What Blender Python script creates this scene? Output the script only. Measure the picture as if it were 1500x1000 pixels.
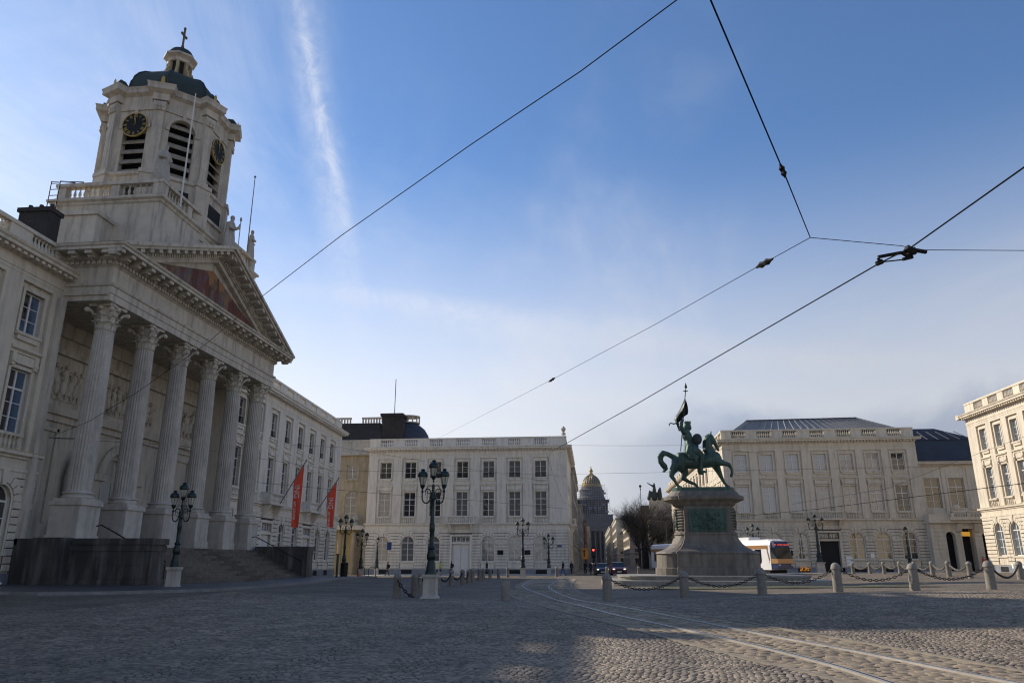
import bpy, bmesh, math, random
import numpy as np
from mathutils import Vector, Matrix
R=math.radians
random.seed(7); rng=np.random.default_rng(5)
sc=bpy.context.scene
for o in list(bpy.data.objects): bpy.data.objects.remove(o)
# ------------------------------------------------------------------ camera
cam=bpy.data.cameras.new('camera'); cam.lens=26.16; cam.sensor_width=36; cam.clip_start=.1; cam.clip_end=12000
co=bpy.data.objects.new('camera',cam); sc.collection.objects.link(co)
co.location=(0,0,1.6); co.rotation_euler=(R(90+16.46),0,R(5.93)); sc.camera=co
# ------------------------------------------------------------------ light
SUN_EL,SUN_AZ=29.3,-61.0      # azimuth from +Y, clockwise positive (the sun stands ahead on the left)
sd=Vector((math.sin(R(SUN_AZ))*math.cos(R(SUN_EL)),math.cos(R(SUN_AZ))*math.cos(R(SUN_EL)),math.sin(R(SUN_EL))))
sl=bpy.data.lights.new('sun','SUN'); sl.energy=3.7; sl.angle=R(.6); sl.color=(1,.9,.76)
so=bpy.data.objects.new('sun',sl); sc.collection.objects.link(so); so.rotation_euler=(-sd).to_track_quat('-Z','Y').to_euler()
w=bpy.data.worlds.new('World'); sc.world=w; w.use_nodes=True
nt=w.node_tree; N=nt.nodes; Lk=nt.links; N.clear()
def nd(t,**k):
    n=N.new(t)
    for a,b in k.items(): setattr(n,a,b)
    return n
def mth(op,a,b=None,c=None,clamp=False):
    n=nd('ShaderNodeMath',operation=op,use_clamp=clamp)
    for i,x in enumerate((a,b,c)):
        if x is None: continue
        if isinstance(x,(int,float)): n.inputs[i].default_value=x
        else: Lk.new(x,n.inputs[i])
    return n.outputs[0]
sky=nd('ShaderNodeTexSky',sky_type='NISHITA',sun_disc=False,sun_elevation=R(SUN_EL),sun_rotation=R(SUN_AZ),altitude=60,air_density=1.0,dust_density=.2,ozone_density=2.2)
tc=nd('ShaderNodeTexCoord')
def vdot(vec):
    n=nd('ShaderNodeVectorMath',operation='DOT_PRODUCT'); Lk.new(tc.outputs['Generated'],n.inputs[0]); n.inputs[1].default_value=vec; return n.outputs['Value']
def smooth(x,a,b,lo=0.,hi=1.):
    n=nd('ShaderNodeMapRange',interpolation_type='SMOOTHSTEP'); Lk.new(x,n.inputs[0])
    for i,k in enumerate((a,b,lo,hi)): n.inputs[i+1].default_value=k
    return n.outputs[0]
def noise(scale,detail,rough,vec,dist=0.):
    n=nd('ShaderNodeTexNoise'); n.inputs['Scale'].default_value=scale; n.inputs['Detail'].default_value=detail
    n.inputs['Roughness'].default_value=rough; n.inputs['Distortion'].default_value=dist; Lk.new(vec,n.inputs['Vector']); return n.outputs[0]
sep=nd('ShaderNodeSeparateXYZ'); Lk.new(tc.outputs['Generated'],sep.inputs[0])
# cloud coordinates: direction projected on a high layer, streaked along one axis
zc=mth('MAXIMUM',mth('ADD',sep.outputs[2],.12),.05)
cx=mth('DIVIDE',sep.outputs[0],zc); cyy=mth('DIVIDE',sep.outputs[1],zc)
cmb=nd('ShaderNodeCombineXYZ'); Lk.new(cx,cmb.inputs[0]); Lk.new(mth('MULTIPLY',cyy,.45),cmb.inputs[1])
n1=noise(.55,6,.62,cmb.outputs[0],.6)
n2=noise(1.7,8,.68,cmb.outputs[0],.8)
veil=mth('MULTIPLY',smooth(n1,.40,.66),smooth(n2,.34,.72))
hor=smooth(sep.outputs[2],.02,.62,1.,.5)
veil=mth('MULTIPLY',mth('MULTIPLY',veil,hor),.75)
low=smooth(sep.outputs[2],.08,.52,.93,0.)          # milky band over the horizon
# contrail: a thin drifting band between two sky directions
def px(x,y):
    T,Y=R(16.46),R(5.93); f=Vector((-math.sin(Y)*math.cos(T),math.cos(Y)*math.cos(T),math.sin(T)))
    r=Vector((math.cos(Y),math.sin(Y),0)); u=r.cross(f); return (f*1090+r*(x-750)-u*(y-500)).normalized()
def trail(a,b,width,wob,strength,f0,f1):
    A,B=px(*a),px(*b); n=A.cross(B).normalized(); along=(B-A).normalized()
    d=mth('ADD',vdot(n),mth('MULTIPLY',mth('SUBTRACT',noise(3.0,3,.5,tc.outputs['Generated']),.5),wob))
    d=mth('ABSOLUTE',d)
    t=vdot(along); ta,tb=A.dot(along),B.dot(along)
    core=smooth(d,0,width,1.,0.)
    ends=mth('MULTIPLY',smooth(t,ta-f0,ta+f0),smooth(t,tb-f1,tb+f1,1.,0.))
    front=smooth(vdot(A),0.,.2)
    tex=smooth(noise(26,7,.75,tc.outputs['Generated'],1.5),.3,.7,.35,1.)
    return mth('MULTIPLY',mth('MULTIPLY',mth('MULTIPLY',mth('MULTIPLY',core,ends),tex),strength),front)
t1=trail((432,-60),(506,420),.034,.03,.30,.1,.16)
t2=trail((440,20),(500,300),.011,.03,.42,.15,.14)
t3=trail((420,428),(900,470),.020,.05,.17,.1,.25)
t4=trail((560,452),(1500,560),.03,.09,.28,.12,.2)
cl=veil
for t in (low,t1,t2,t3,t4): cl=mth('SUBTRACT',mth('ADD',cl,t),mth('MULTIPLY',cl,t))
# grey cloud bank low on the right
R0=px(1420,640); bank=mth('MULTIPLY',smooth(vdot(R0),.87,.965),mth('MULTIPLY',smooth(mth('ADD',sep.outputs[2],mth('MULTIPLY',mth('SUBTRACT',noise(4.5,6,.6,tc.outputs['Generated'],.4),.5),.16)),.15,.205,1.,0.),.9))
cc=nd('ShaderNodeMix',data_type='RGBA'); cc.inputs[6].default_value=(4.9,4.85,4.9,1); cc.inputs[7].default_value=(2.6,2.8,3.4,1); Lk.new(bank,cc.inputs[0])
# the veil is brighter toward the sun
sunw=smooth(vdot(sd),.2,1.,.85,1.35)
vm=nd('ShaderNodeVectorMath',operation='SCALE'); Lk.new(cc.outputs[2],vm.inputs[0]); Lk.new(sunw,vm.inputs['Scale'])
tint=nd('ShaderNodeMix',data_type='RGBA',blend_type='MULTIPLY'); tint.inputs[0].default_value=1; Lk.new(sky.outputs[0],tint.inputs[6]); tint.inputs[7].default_value=(.64,.79,.95,1)
mix=nd('ShaderNodeMix',data_type='RGBA'); Lk.new(mth('MAXIMUM',cl,bank),mix.inputs[0]); Lk.new(tint.outputs[2],mix.inputs[6]); Lk.new(vm.outputs[0],mix.inputs[7])
bg=nd('ShaderNodeBackground'); bg.inputs[1].default_value=.115; Lk.new(mix.outputs[2],bg.inputs[0])
wo=nd('ShaderNodeOutputWorld'); Lk.new(bg.outputs[0],wo.inputs[0])
sc.view_settings.view_transform='Standard'; sc.view_settings.look='None'; sc.view_settings.gamma=1; sc.view_settings.use_curve_mapping=False
sc.view_settings.exposure=0.52
sc.render.engine='CYCLES'
try:
    sc.cycles.use_denoising=True; sc.cycles.denoising_prefilter='ACCURATE'; sc.cycles.use_adaptive_sampling=False; sc.cycles.filter_width=1.15
except Exception: pass
sc.cycles.sample_clamp_indirect=2.0; sc.cycles.max_bounces=5; sc.cycles.diffuse_bounces=3; sc.cycles.glossy_bounces=2; sc.cycles.transmission_bounces=2; sc.cycles.volume_bounces=0
# ------------------------------------------------------------------ materials
MATS={}
def mat(name,col,rough=.8,metal=0.,var=.12,scale=3.,bump=.0,bscale=30.,streak=0.,scol=None,spec=.5,emit=None,island=0.):
    if name in MATS: return MATS[name]
    m=bpy.data.materials.new(name); m.use_nodes=True; t=m.node_tree; b=t.nodes['Principled BSDF']
    b.inputs['Roughness'].default_value=rough; b.inputs['Metallic'].default_value=metal; b.inputs['Specular IOR Level'].default_value=spec
    tcn=t.nodes.new('ShaderNodeTexCoord'); geo=t.nodes.new('ShaderNodeNewGeometry'); pos=geo.outputs['Position']
    def nz(sc_,det,vec):
        n=t.nodes.new('ShaderNodeTexNoise'); n.inputs['Scale'].default_value=sc_; n.inputs['Detail'].default_value=det; n.inputs['Roughness'].default_value=.6; t.links.new(vec,n.inputs['Vector']); return n.outputs[0]
    def ramp(x,a,b_,lo,hi):
        n=t.nodes.new('ShaderNodeMapRange'); t.links.new(x,n.inputs[0])
        for i,k in enumerate((a,b_,lo,hi)): n.inputs[i+1].default_value=k
        return n.outputs[0]
    def mul(c,f):
        n=t.nodes.new('ShaderNodeVectorMath'); n.operation='SCALE'
        if hasattr(c,'is_linked'): t.links.new(c,n.inputs[0])
        else: n.inputs[0].default_value=c
        t.links.new(f,n.inputs['Scale']); return n.outputs[0]
    c=mul(col[:3],ramp(nz(scale,6,pos),.25,.75,1-var,1+var))
    if var>0: c=mul(c,ramp(nz(scale*.13,3,pos),.3,.7,1-var*.7,1+var*.5))
    if island: c=mul(c,ramp(geo.outputs['Random Per Island'],0,1,1-island,1+island))
    if streak>0:
        mp=t.nodes.new('ShaderNodeMapping'); mp.inputs['Scale'].default_value=(1,1,.12); t.links.new(pos,mp.inputs[0])
        s=ramp(nz(2.6,9,mp.outputs[0]),.47,.72,0,streak)
        mx=t.nodes.new('ShaderNodeMix'); mx.data_type='RGBA'; t.links.new(s,mx.inputs[0]); t.links.new(c,mx.inputs[6]); mx.inputs[7].default_value=tuple(scol or (col[0]*.35,col[1]*.3,col[2]*.25))+(1,)
        c=mx.outputs[2]
    t.links.new(c,b.inputs['Base Color'])
    if bump>0:
        bm_=t.nodes.new('ShaderNodeBump'); bm_.inputs['Strength'].default_value=bump; bm_.inputs['Distance'].default_value=.02
        t.links.new(nz(bscale,5,pos),bm_.inputs['Height']); t.links.new(bm_.outputs[0],b.inputs['Normal'])
    if emit:
        b.inputs['Emission Color'].default_value=tuple(emit[:3])+(1,); b.inputs['Emission Strength'].default_value=emit[3]
    MATS[name]=m; return m
STONE=mat('painted_stone',(.64,.56,.44),.75,var=.07,scale=1.6,bump=.25,bscale=12,streak=.58,scol=(.30,.26,.205))
STONE_W=mat('white_painted_stone',(.74,.67,.56),.7,var=.08,scale=1.6,bump=.2,bscale=12,streak=.62,scol=(.38,.345,.30))
STONE_G=mat('grey_limestone',(.50,.45,.38),.8,var=.16,scale=2.2,bump=.4,bscale=16,streak=.5,scol=(.17,.16,.15))
CHURCH=mat('church_stone',(.55,.485,.39),.8,var=.12,scale=1.5,bump=.35,bscale=14,streak=.7,scol=(.19,.172,.145))
STATUE_ST=mat('pale_statue_stone',(.42,.39,.33),.8,var=.2,scale=5,bump=.3,bscale=20,streak=.4,scol=(.2,.19,.17))
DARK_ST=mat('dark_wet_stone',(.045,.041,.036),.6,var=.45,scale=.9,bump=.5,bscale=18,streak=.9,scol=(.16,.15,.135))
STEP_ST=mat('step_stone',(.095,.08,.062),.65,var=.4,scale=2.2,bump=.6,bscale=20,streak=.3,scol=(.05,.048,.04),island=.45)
BLUEST=mat('blue_stone',(.20,.215,.24),.6,var=.2,scale=3,bump=.3,bscale=25)
PEDST=mat('pedestal_stone',(.15,.125,.10),.7,var=.3,scale=2.,bump=.5,bscale=14,streak=.5,scol=(.30,.28,.23))
YELST=mat('yellow_weathered_stone',(.42,.34,.22),.8,var=.15,scale=1.5,bump=.3,bscale=14,streak=.7,scol=(.25,.16,.10))
BOLL=mat('granite_bollard',(.23,.205,.17),.7,var=.25,scale=9,bump=.6,bscale=50)
BRONZE=mat('verdigris_bronze',(.045,.085,.068),.5,metal=.35,var=.45,scale=3.,bump=.4,bscale=18,streak=.8,scol=(.08,.14,.115))
BRONZE_D=mat('dark_bronze',(.03,.042,.036),.5,metal=.3,var=.3,scale=4,bump=.3)
COPPER=mat('dome_copper',(.026,.038,.030),.7,metal=.0,var=.3,scale=2.,streak=.4,scol=(.03,.055,.05))
IRON=mat('green_cast_iron',(.010,.024,.022),.35,metal=.2,var=.2,bump=.1)
BLACK=mat('black_iron',(.012,.012,.012),.6,var=.1,spec=.2)
SLATE=mat('blue_slate',(.028,.036,.055),.65,var=.25,scale=5,bump=.3)
ZINC=mat('grey_zinc',(.30,.285,.265),.45,metal=.3,var=.12,scale=2)
BRICK=mat('sooty_brick',(.035,.03,.028),.9,var=.4,scale=6,bump=.8,bscale=14)
FRAME=mat('white_window_frame',(.7,.66,.6),.5,var=.05)
GOLD=mat('gilding',(.50,.33,.09),.45,metal=.7,var=.1)
LOUV=mat('louvre_wood',(.33,.29,.23),.8,var=.25,scale=3,streak=.5)
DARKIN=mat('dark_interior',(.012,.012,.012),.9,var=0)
WIRE=mat('wire_black',(.010,.010,.011),.9,var=0,spec=.05)
RED=mat('red_banner',(.70,.075,.025),.7,var=.1)
WHITE=mat('white_lettering',(.8,.8,.78),.6,var=0)
def glass(name,col,rough=.04,tint=None,wav=.05):
    m=mat(name,col,rough,var=.0,spec=1.0); b=m.node_tree.nodes['Principled BSDF']; b.inputs['IOR'].default_value=1.75
    t=m.node_tree; g=t.nodes.new('ShaderNodeNewGeometry'); n=t.nodes.new('ShaderNodeTexNoise'); n.inputs['Scale'].default_value=1.1; t.links.new(g.outputs['Position'],n.inputs['Vector'])
    bp=t.nodes.new('ShaderNodeBump'); bp.inputs['Strength'].default_value=wav; bp.inputs['Distance'].default_value=.3; t.links.new(n.outputs[0],bp.inputs['Height']); t.links.new(bp.outputs[0],b.inputs['Normal'])
    return m
GLASS=glass('window_glass',(.018,.02,.024))
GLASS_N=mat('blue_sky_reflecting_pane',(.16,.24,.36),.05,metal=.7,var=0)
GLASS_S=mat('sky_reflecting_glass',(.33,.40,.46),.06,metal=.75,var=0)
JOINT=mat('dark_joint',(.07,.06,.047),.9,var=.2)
GLASS_B=glass('glass_with_blind',(.24,.235,.235),.12)
GLASS_W=glass('warm_lit_shop_glass',(.17,.12,.06),.06)
GLASS_D=glass('dark_window_glass',(.02,.021,.023)); GLASS_D.node_tree.nodes['Principled BSDF'].inputs['IOR'].default_value=1.45; GLASS_D.node_tree.nodes['Principled BSDF'].inputs['Specular IOR Level'].default_value=.6
LAMPGL=glass('lantern_glass',(.5,.47,.36),.15)
# ------------------------------------------------------------------ mesh helpers
class MB:
    def __init__(s): s.v=[]; s.f=[]; s.m=[]; s.cur=0
    def add(s,vs,fs,m=None):
        o=len(s.v); s.v+=[tuple(p) for p in vs]; s.f+=[tuple(i+o for i in f) for f in fs]; s.m+=[s.cur if m is None else m]*len(fs); return s
    def box(s,x0,x1,y0,y1,z0,z1):
        return s.add([(x0,y0,z0),(x1,y0,z0),(x1,y1,z0),(x0,y1,z0),(x0,y0,z1),(x1,y0,z1),(x1,y1,z1),(x0,y1,z1)],
          [(0,3,2,1),(4,5,6,7),(0,1,5,4),(1,2,6,5),(2,3,7,6),(3,0,4,7)])
    def prism(s,poly,y0,y1):      # poly in (x,z)
        n=len(poly); vs=[(x,y0,z) for x,z in poly]+[(x,y1,z) for x,z in poly]
        return s.add(vs,[tuple(range(n)),tuple(range(2*n-1,n-1,-1))]+[(i,i+n,(i+1)%n+n,(i+1)%n) for i in range(n)])
    def zprism(s,poly,z0,z1):     # poly in (x,y)
        n=len(poly); vs=[(x,y,z0) for x,y in poly]+[(x,y,z1) for x,y in poly]
        return s.add(vs,[tuple(range(n))[::-1],tuple(range(n,2*n))]+[(i,(i+1)%n,(i+1)%n+n,i+n) for i in range(n)])
    def loft(s,loops,cap=True):
        n=len(loops[0]); vs=[p for l in loops for p in l]; fs=[]
        for k in range(len(loops)-1):
            for i in range(n): fs.append((k*n+i,k*n+(i+1)%n,(k+1)*n+(i+1)%n,(k+1)*n+i))
        if cap: fs+=[tuple(range(n))[::-1],tuple(range((len(loops)-1)*n,len(loops)*n))]
        return s.add(vs,fs)
    def lathe(s,prof,cx=0,cy=0,n=16,flute=0.,rot=0.):   # prof [(r,z)]
        L=[]
        for r,z in prof:
            L.append([(cx+r*(1-(flute if i%2 else 0))*math.cos(2*math.pi*i/n+rot),cy+r*(1-(flute if i%2 else 0))*math.sin(2*math.pi*i/n+rot),z) for i in range(n)])
        return s.loft(L)
    def tube(s,pts,r,n=6,r2=None):
        pts=[Vector(p) for p in pts]; L=[]
        up=Vector((0,0,1))
        for i,p in enumerate(pts):
            d=(pts[min(i+1,len(pts)-1)]-pts[max(i-1,0)]).normalized()
            a=d.cross(up if abs(d.z)<.95 else Vector((1,0,0))).normalized(); b=a.cross(d)
            rr=(r[i] if isinstance(r,(list,tuple)) else (r if r2 is None else r+(r2-r)*i/max(1,len(pts)-1)))
            L.append([tuple(p+(a*math.cos(2*math.pi*k/n)+b*math.sin(2*math.pi*k/n))*rr) for k in range(n)])
        return s.loft(L)
    def ring(s,x0,x1,y0,y1,prof,inner=.3):     # moulding round a rectangle, prof [(out,z)]
        L=[[(x0-o,y0-o,z),(x1+o,y0-o,z),(x1+o,y1+o,z),(x0-o,y1+o,z)] for o,z in prof]
        return s.loft(L)
    def tf(s,M):
        s.v=[tuple(M@Vector(p)) for p in s.v]; return s
    def join(s,o,M=None):
        vs=o.v if M is None else [tuple(M@Vector(p)) for p in o.v]
        k=len(s.v); s.v+=vs; s.f+=[tuple(i+k for i in f) for f in o.f]; s.m+=o.m; return s
    def mesh(s,name,mats,smooth=False):
        me=bpy.data.meshes.new(name); me.from_pydata(s.v,[],s.f)
        for m in (mats if isinstance(mats,(list,tuple)) else [mats]): me.materials.append(m)
        if any(s.m): me.polygons.foreach_set('material_index',s.m)
        bm=bmesh.new(); bm.from_mesh(me); bmesh.ops.recalc_face_normals(bm,faces=bm.faces); bm.to_mesh(me); bm.free()
        if smooth:
            me.polygons.foreach_set('use_smooth',[True]*len(me.polygons))
            try: me.set_sharp_from_angle(angle=R(38))
            except Exception: pass
        me.update(); return me
def ob(name,data,parent=None,M=None,kind=None,loc=None):
    o=bpy.data.objects.new(name,data); sc.collection.objects.link(o)
    if parent is not None: o.parent=parent
    if M is not None: o.matrix_local=M
    if loc is not None: o.location=loc
    if kind: o['kind']=kind
    return o
def bd(mb,name,mats,parent=None,M=None,kind=None,smooth=False,loc=None): return ob(name,mb.mesh(name,mats,smooth),parent,M,kind,loc)
def thing(name,label,cat,loc=(0,0,0),rz=0.,group=None):
    o=ob(name,None); o.location=loc; o.rotation_euler=(0,0,rz); o['label']=label; o['category']=cat
    o.empty_display_size=.3
    if group: o['group']=group
    return o
def tag(o,label,cat,group=None):
    o['label']=label; o['category']=cat
    if group: o['group']=group
    return o
def copy_tree(o,parent=None):
    c=o.copy(); sc.collection.objects.link(c)
    if parent is not None: c.parent=parent
    for ch in [x for x in KIDS.get(o.name,[])]: copy_tree(ch,c)
    return c
KIDS={}
def kids(o):
    KIDS.clear()
    for x in bpy.data.objects:
        if x.parent: KIDS.setdefault(x.parent.name,[]).append(x)
def Tr(x,y,z): return Matrix.Translation((x,y,z))
def Rz(a): return Matrix.Rotation(a,4,'Z')
def ell(mb,c,r,seg=8,rot=None):
    L=[]; n=seg
    for i in range(1,n):
        a=math.pi*i/n; L.append([(math.sin(a)*math.cos(2*math.pi*k/(n+2)),math.sin(a)*math.sin(2*math.pi*k/(n+2)),-math.cos(a)) for k in range(n+2)])
    t=MB(); t.loft(L); Mx=Tr(*c)@(rot or Matrix())@Matrix.Diagonal((*(r if isinstance(r,(tuple,list)) else (r,r,r)),1)); mb.join(t,Mx); return mb
def sculpt(name,chains,mats,voxel,parent=None,smooth_it=4,zmat=None,extra=None,solid=None):
    """one continuous body from chains of spheres [(x,y,z,r),...], melted together"""
    mb=MB()
    for ch in chains:
        for a,b in zip(ch[:-1],ch[1:]):
            d=math.dist(a[:3],b[:3]); k=max(2,int(d/(min(a[3],b[3])*.45))+1)
            for i in range(k+1):
                t=i/k; ell(mb,[a[j]+(b[j]-a[j])*t for j in range(3)],a[3]+(b[3]-a[3])*t,7)
    for c,r in (extra or []): ell(mb,c,r,10)
    if solid is not None: mb.join(solid)
    me=mb.mesh(name+'_raw',mats[0]); o=bpy.data.objects.new('tmp',me); sc.collection.objects.link(o)
    rm=o.modifiers.new('r','REMESH'); rm.mode='VOXEL'; rm.voxel_size=voxel
    sm=o.modifiers.new('s','SMOOTH'); sm.factor=.5; sm.iterations=smooth_it
    dg=bpy.context.evaluated_depsgraph_get(); me2=bpy.data.meshes.new_from_object(o.evaluated_get(dg)); me2.name=name
    bpy.data.objects.remove(o); me2.materials.clear()
    for m in mats: me2.materials.append(m)
    me2.polygons.foreach_set('use_smooth',[True]*len(me2.polygons))
    if zmat:
        me2.polygons.foreach_set('material_index',[zmat(p.center) for p in me2.polygons])
    return me2
# ------------------------------------------------------------------ terrain
CP=np.array([(0, 0, 0), (0, 15, 0), (6, 12, 0), (-8, 12, 0), (0.6, 33.7, 0.0), (3.9, 34.8, 0.12), (7.2, 34.7, 0.25), (9.3, 31.2, 0.4), (13.3, 34.2, 0.46), (15.7, 32.8, 0.55), (25.8, 50.3, 0.58), (26, 70, 0.58), (25, 57, 0.62), (42, 88, 0.5), (42, 76, 0.55), (46, 104, 0.4), (35, 104, 0.24), (20, 104, 0.15), (28.8, 104, 0.22), (7, 52, 0.1), (12, 50, 0.2), (-8.5, 33, 0.08), (-9, 45, 0.03), (-9.5, 60, 0), (-10, 74, -0.05), (-3, 105, -0.1), (-20, 105, -0.1), (-31, 105, -0.15), (-31.6, 92, -0.25), (-27, 37, 0.44), (-22, 37, 0.42), (-22, 57, 0.42), (-22, 64, 0.2), (-29, 30, 0.48), (-19, 34, 0.36), (-17, 40, 0.25), (0, 130, 0), (10, 160, 0), (-40, 60, 0.3), (60, 60, 0.6), (0, 300, 0), (-60, 160, 0), (70, 130, 0.3), (-60, 0, 0.3), (60, 0, 0.4), (0, -40, 0), (0, 60, 0), (10, 80, 0.1), (20, 25, 0.45), (-15, 22, 0.2)])
def ghn(u,v):
    u=np.asarray(u,float)[...,None]; v=np.asarray(v,float)[...,None]
    k=1/((u-CP[:,0])**2+(v-CP[:,1])**2+9)**1.5
    return (k*CP[:,2]).sum(-1)/k.sum(-1)
def gh(u,v): return float(ghn(u,v))
gx=np.concatenate([np.array([-3000,-1200,-500,-220,-120]),np.arange(-80,81,1.6),np.array([120,220,500,1200,3000])])
gy=np.concatenate([np.array([-600,-200,-80]),np.arange(-30,8,2.),np.arange(8,60,1.0),np.arange(60,140,2.),np.array([150,170,200,250,350,500,800,1500,3500,8000])])
X,Y=np.meshgrid(gx,gy); Z=ghn(X,Y)-.018
def grid_mesh(name,X,Y,Z,m):
    h,w_=X.shape; vs=np.stack([X,Y,Z],-1).reshape(-1,3); i=np.arange(h*w_).reshape(h,w_)
    fs=np.stack([i[:-1,:-1],i[:-1,1:],i[1:,1:],i[1:,:-1]],-1).reshape(-1,4)
    me=bpy.data.meshes.new(name); me.from_pydata(vs.tolist(),[],fs.tolist()); me.materials.append(m)
    me.polygons.foreach_set('use_smooth',[True]*len(me.polygons)); me.update(); return me
def ground_mat():
    m=bpy.data.materials.new('cobbled_ground'); m.use_nodes=True; t=m.node_tree; b=t.nodes['Principled BSDF']
    g=t.nodes.new('ShaderNodeNewGeometry'); P=g.outputs['Position']
    vo=t.nodes.new('ShaderNodeTexVoronoi'); vo.inputs['Scale'].default_value=9.6; t.links.new(P,vo.inputs['Vector'])
    ve=t.nodes.new('ShaderNodeTexVoronoi'); ve.feature='DISTANCE_TO_EDGE'; ve.inputs['Scale'].default_value=9.6; t.links.new(P,ve.inputs['Vector'])
    sp=t.nodes.new('ShaderNodeSeparateColor'); t.links.new(vo.outputs['Color'],sp.inputs[0])
    def mr(x,a,b_,c,d):
        n=t.nodes.new('ShaderNodeMapRange'); t.links.new(x,n.inputs[0])
        for i,k in enumerate((a,b_,c,d)): n.inputs[i+1].default_value=k
        return n.outputs[0]
    nz=t.nodes.new('ShaderNodeTexNoise'); nz.inputs['Scale'].default_value=.35; nz.inputs['Detail'].default_value=6; t.links.new(P,nz.inputs['Vector'])
    f=t.nodes.new('ShaderNodeMath'); f.operation='MULTIPLY'; t.links.new(mr(sp.outputs[0],0,1,.75,1.25),f.inputs[0]); t.links.new(mr(ve.outputs[0],0,.06,.35,1),f.inputs[1])
    f2=t.nodes.new('ShaderNodeMath'); f2.operation='MULTIPLY'; t.links.new(f.outputs[0],f2.inputs[0]); t.links.new(mr(nz.outputs[0],.3,.7,.7,1.25),f2.inputs[1])
    sca=t.nodes.new('ShaderNodeVectorMath'); sca.operation='SCALE'; sca.inputs[0].default_value=(.190,.151,.108); t.links.new(f2.outputs[0],sca.inputs['Scale'])
    t.links.new(sca.outputs[0],b.inputs['Base Color']); b.inputs['Roughness'].default_value=.75; b.inputs['Specular IOR Level'].default_value=.3
    bp=t.nodes.new('ShaderNodeBump'); bp.inputs['Strength'].default_value=.8; bp.inputs['Distance'].default_value=.02; t.links.new(mr(ve.outputs[0],0,.1,0,1),bp.inputs['Height']); t.links.new(bp.outputs[0],b.inputs['Normal'])
    return m
COBG=ground_mat()
GROUND=ob('ground',grid_mesh('ground',X,Y,Z,COBG),kind='structure')
MORT=mat('mortar_bed',(.03,.029,.027),.9,var=.3,scale=6)
def cobble_mat(name,col,isl,moss):
    m=mat(name,col,.62,var=.34,scale=1.0,bump=.3,bscale=40,island=isl,spec=.3); return m
COB=cobble_mat('grey_cobble',(.215,.173,.127),.42,0)
COBT=cobble_mat('tan_track_cobble',(.25,.195,.13),.35,0)
# rails and kerb stones of the tram track
RAILS=dict(a=[(4.6,6.0),(3.95,11.52),(3.7,13.46),(3.06,16.18),(2.08,19.23),(.58,22.93),(-.46,27.14),(-1.82,34.14),(-3.25,41.02),(-4.15,47.14),(-4.7,52.5),(-5.2,64.16),(-5.34,77.77),(-4.6,92),(-2.6,110),(1,150),(2.5,400)],
 b=[(6.9,6.0),(6.05,10.2),(5.45,12.6),(4.75,15.2),(3.9,17.6),(2.9,20.4),(1.6,23.9),(.45,28.0),(-.86,33.85),(-1.75,38.5),(-2.3,42.9),(-2.75,48.9),(-3.05,60.99),(-3.0,74.8),(-2.4,90),(-.9,110),(2.5,150),(4,400)])
KERB=dict(a=[(3.75,6),(3.39,11.45),(2.62,13.96),(1.69,17.0),(.4,20.6),(-1.03,24.4),(-2.1,28.4),(-3.4,34),(-4.6,41)],
 b=[(7.9,6),(6.9,11.0),(6.1,14.38),(5.4,16.6),(4.6,18.8),(3.78,20.9),(2.6,23.6),(1.5,27.2),(.35,33.0),(-.55,38.6),(-1.1,43.5),(-1.4,50),(-1.6,62),(-1.5,75)])
def spline(pts,step=.5):
    P=np.array(pts,float); d=np.r_[0,np.cumsum(np.hypot(*np.diff(P,axis=0).T))]; 
    P0=[]; 
    n=len(P)
    for k in range(n-1):
        p0,p1,p2,p3=P[max(k-1,0)],P[k],P[k+1],P[min(k+2,n-1)]
        m=max(2,int((d[k+1]-d[k])/step))
        for i in range(m):
            t=i/m; P0.append(.5*((2*p1)+(-p0+p2)*t+(2*p0-5*p1+4*p2-p3)*t*t+(-p0+3*p1-3*p2+p3)*t**3))
    P0.append(P[-1]); return np.array(P0)
def strip(pts,off0,off1,z0,z1,mb):
    L=[]
    for i,p in enumerate(pts):
        a=pts[max(i-1,0)]; b=pts[min(i+1,len(pts)-1)]; d=(b-a)/np.hypot(*(b-a)); n=np.array([d[1],-d[0]])
        q0=p+n*off0; q1=p+n*off1; g=gh(*p)
        L.append([(q0[0],q0[1],g+z0),(q1[0],q1[1],g+z0),(q1[0],q1[1],g+z1),(q0[0],q0[1],g+z1)])
    mb.loft(L)
STEEL=mat('rail_steel',(.44,.41,.365),.45,metal=.45,var=.2,scale=8)
RUST=mat('rail_groove',(.018,.014,.011),.7,var=.3)
CONC=mat('kerb_concrete',(.23,.195,.145),.7,var=.2,scale=4)
SP={k:spline(v) for k,v in RAILS.items()}
SK={k:spline(v) for k,v in KERB.items()}
for k in ('a','b'):
    t=thing('tram_rail','grooved steel tram rail curving over the cobbles, '+('outer rail by the short lone bollard' if k=='a' else 'inner rail nearest the statue'),'rail',group='tram rails')
    mb=MB(); strip(SP[k],-.04,.03,-.03,.016,mb); bd(mb,'rail_head',STEEL,t)
    mb=MB(); strip(SP[k],.03,.10,-.03,.010,mb); bd(mb,'groove',RUST,t)
    mb=MB(); strip(SP[k],.10,.12,-.03,.011,mb); bd(mb,'guard_lip',STEEL,t)
    mb=MB(); strip(SK[k],-.055,.055,-.03,.009,mb); bd(mb,'track_kerb',CONC,kind='structure')
SAND=mat('sandy_joints',(.30,.235,.155),.9,var=.35,scale=2.5,bump=.5,bscale=60)
rowsb=np.arange(5.5,75,.6); V=[];F=[]
for i,r in enumerate(rowsb):
    ka=np.interp(r,SK['a'][:,1],SK['a'][:,0]) if r<41 else np.interp(r,SP['a'][:,1],SP['a'][:,0])-.5; kb=np.interp(r,SK['b'][:,1],SK['b'][:,0])
    for j in range(7):
        u_=ka+(kb-ka)*j/6; V.append((u_,r,gh(u_,r)-.011))
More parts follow.
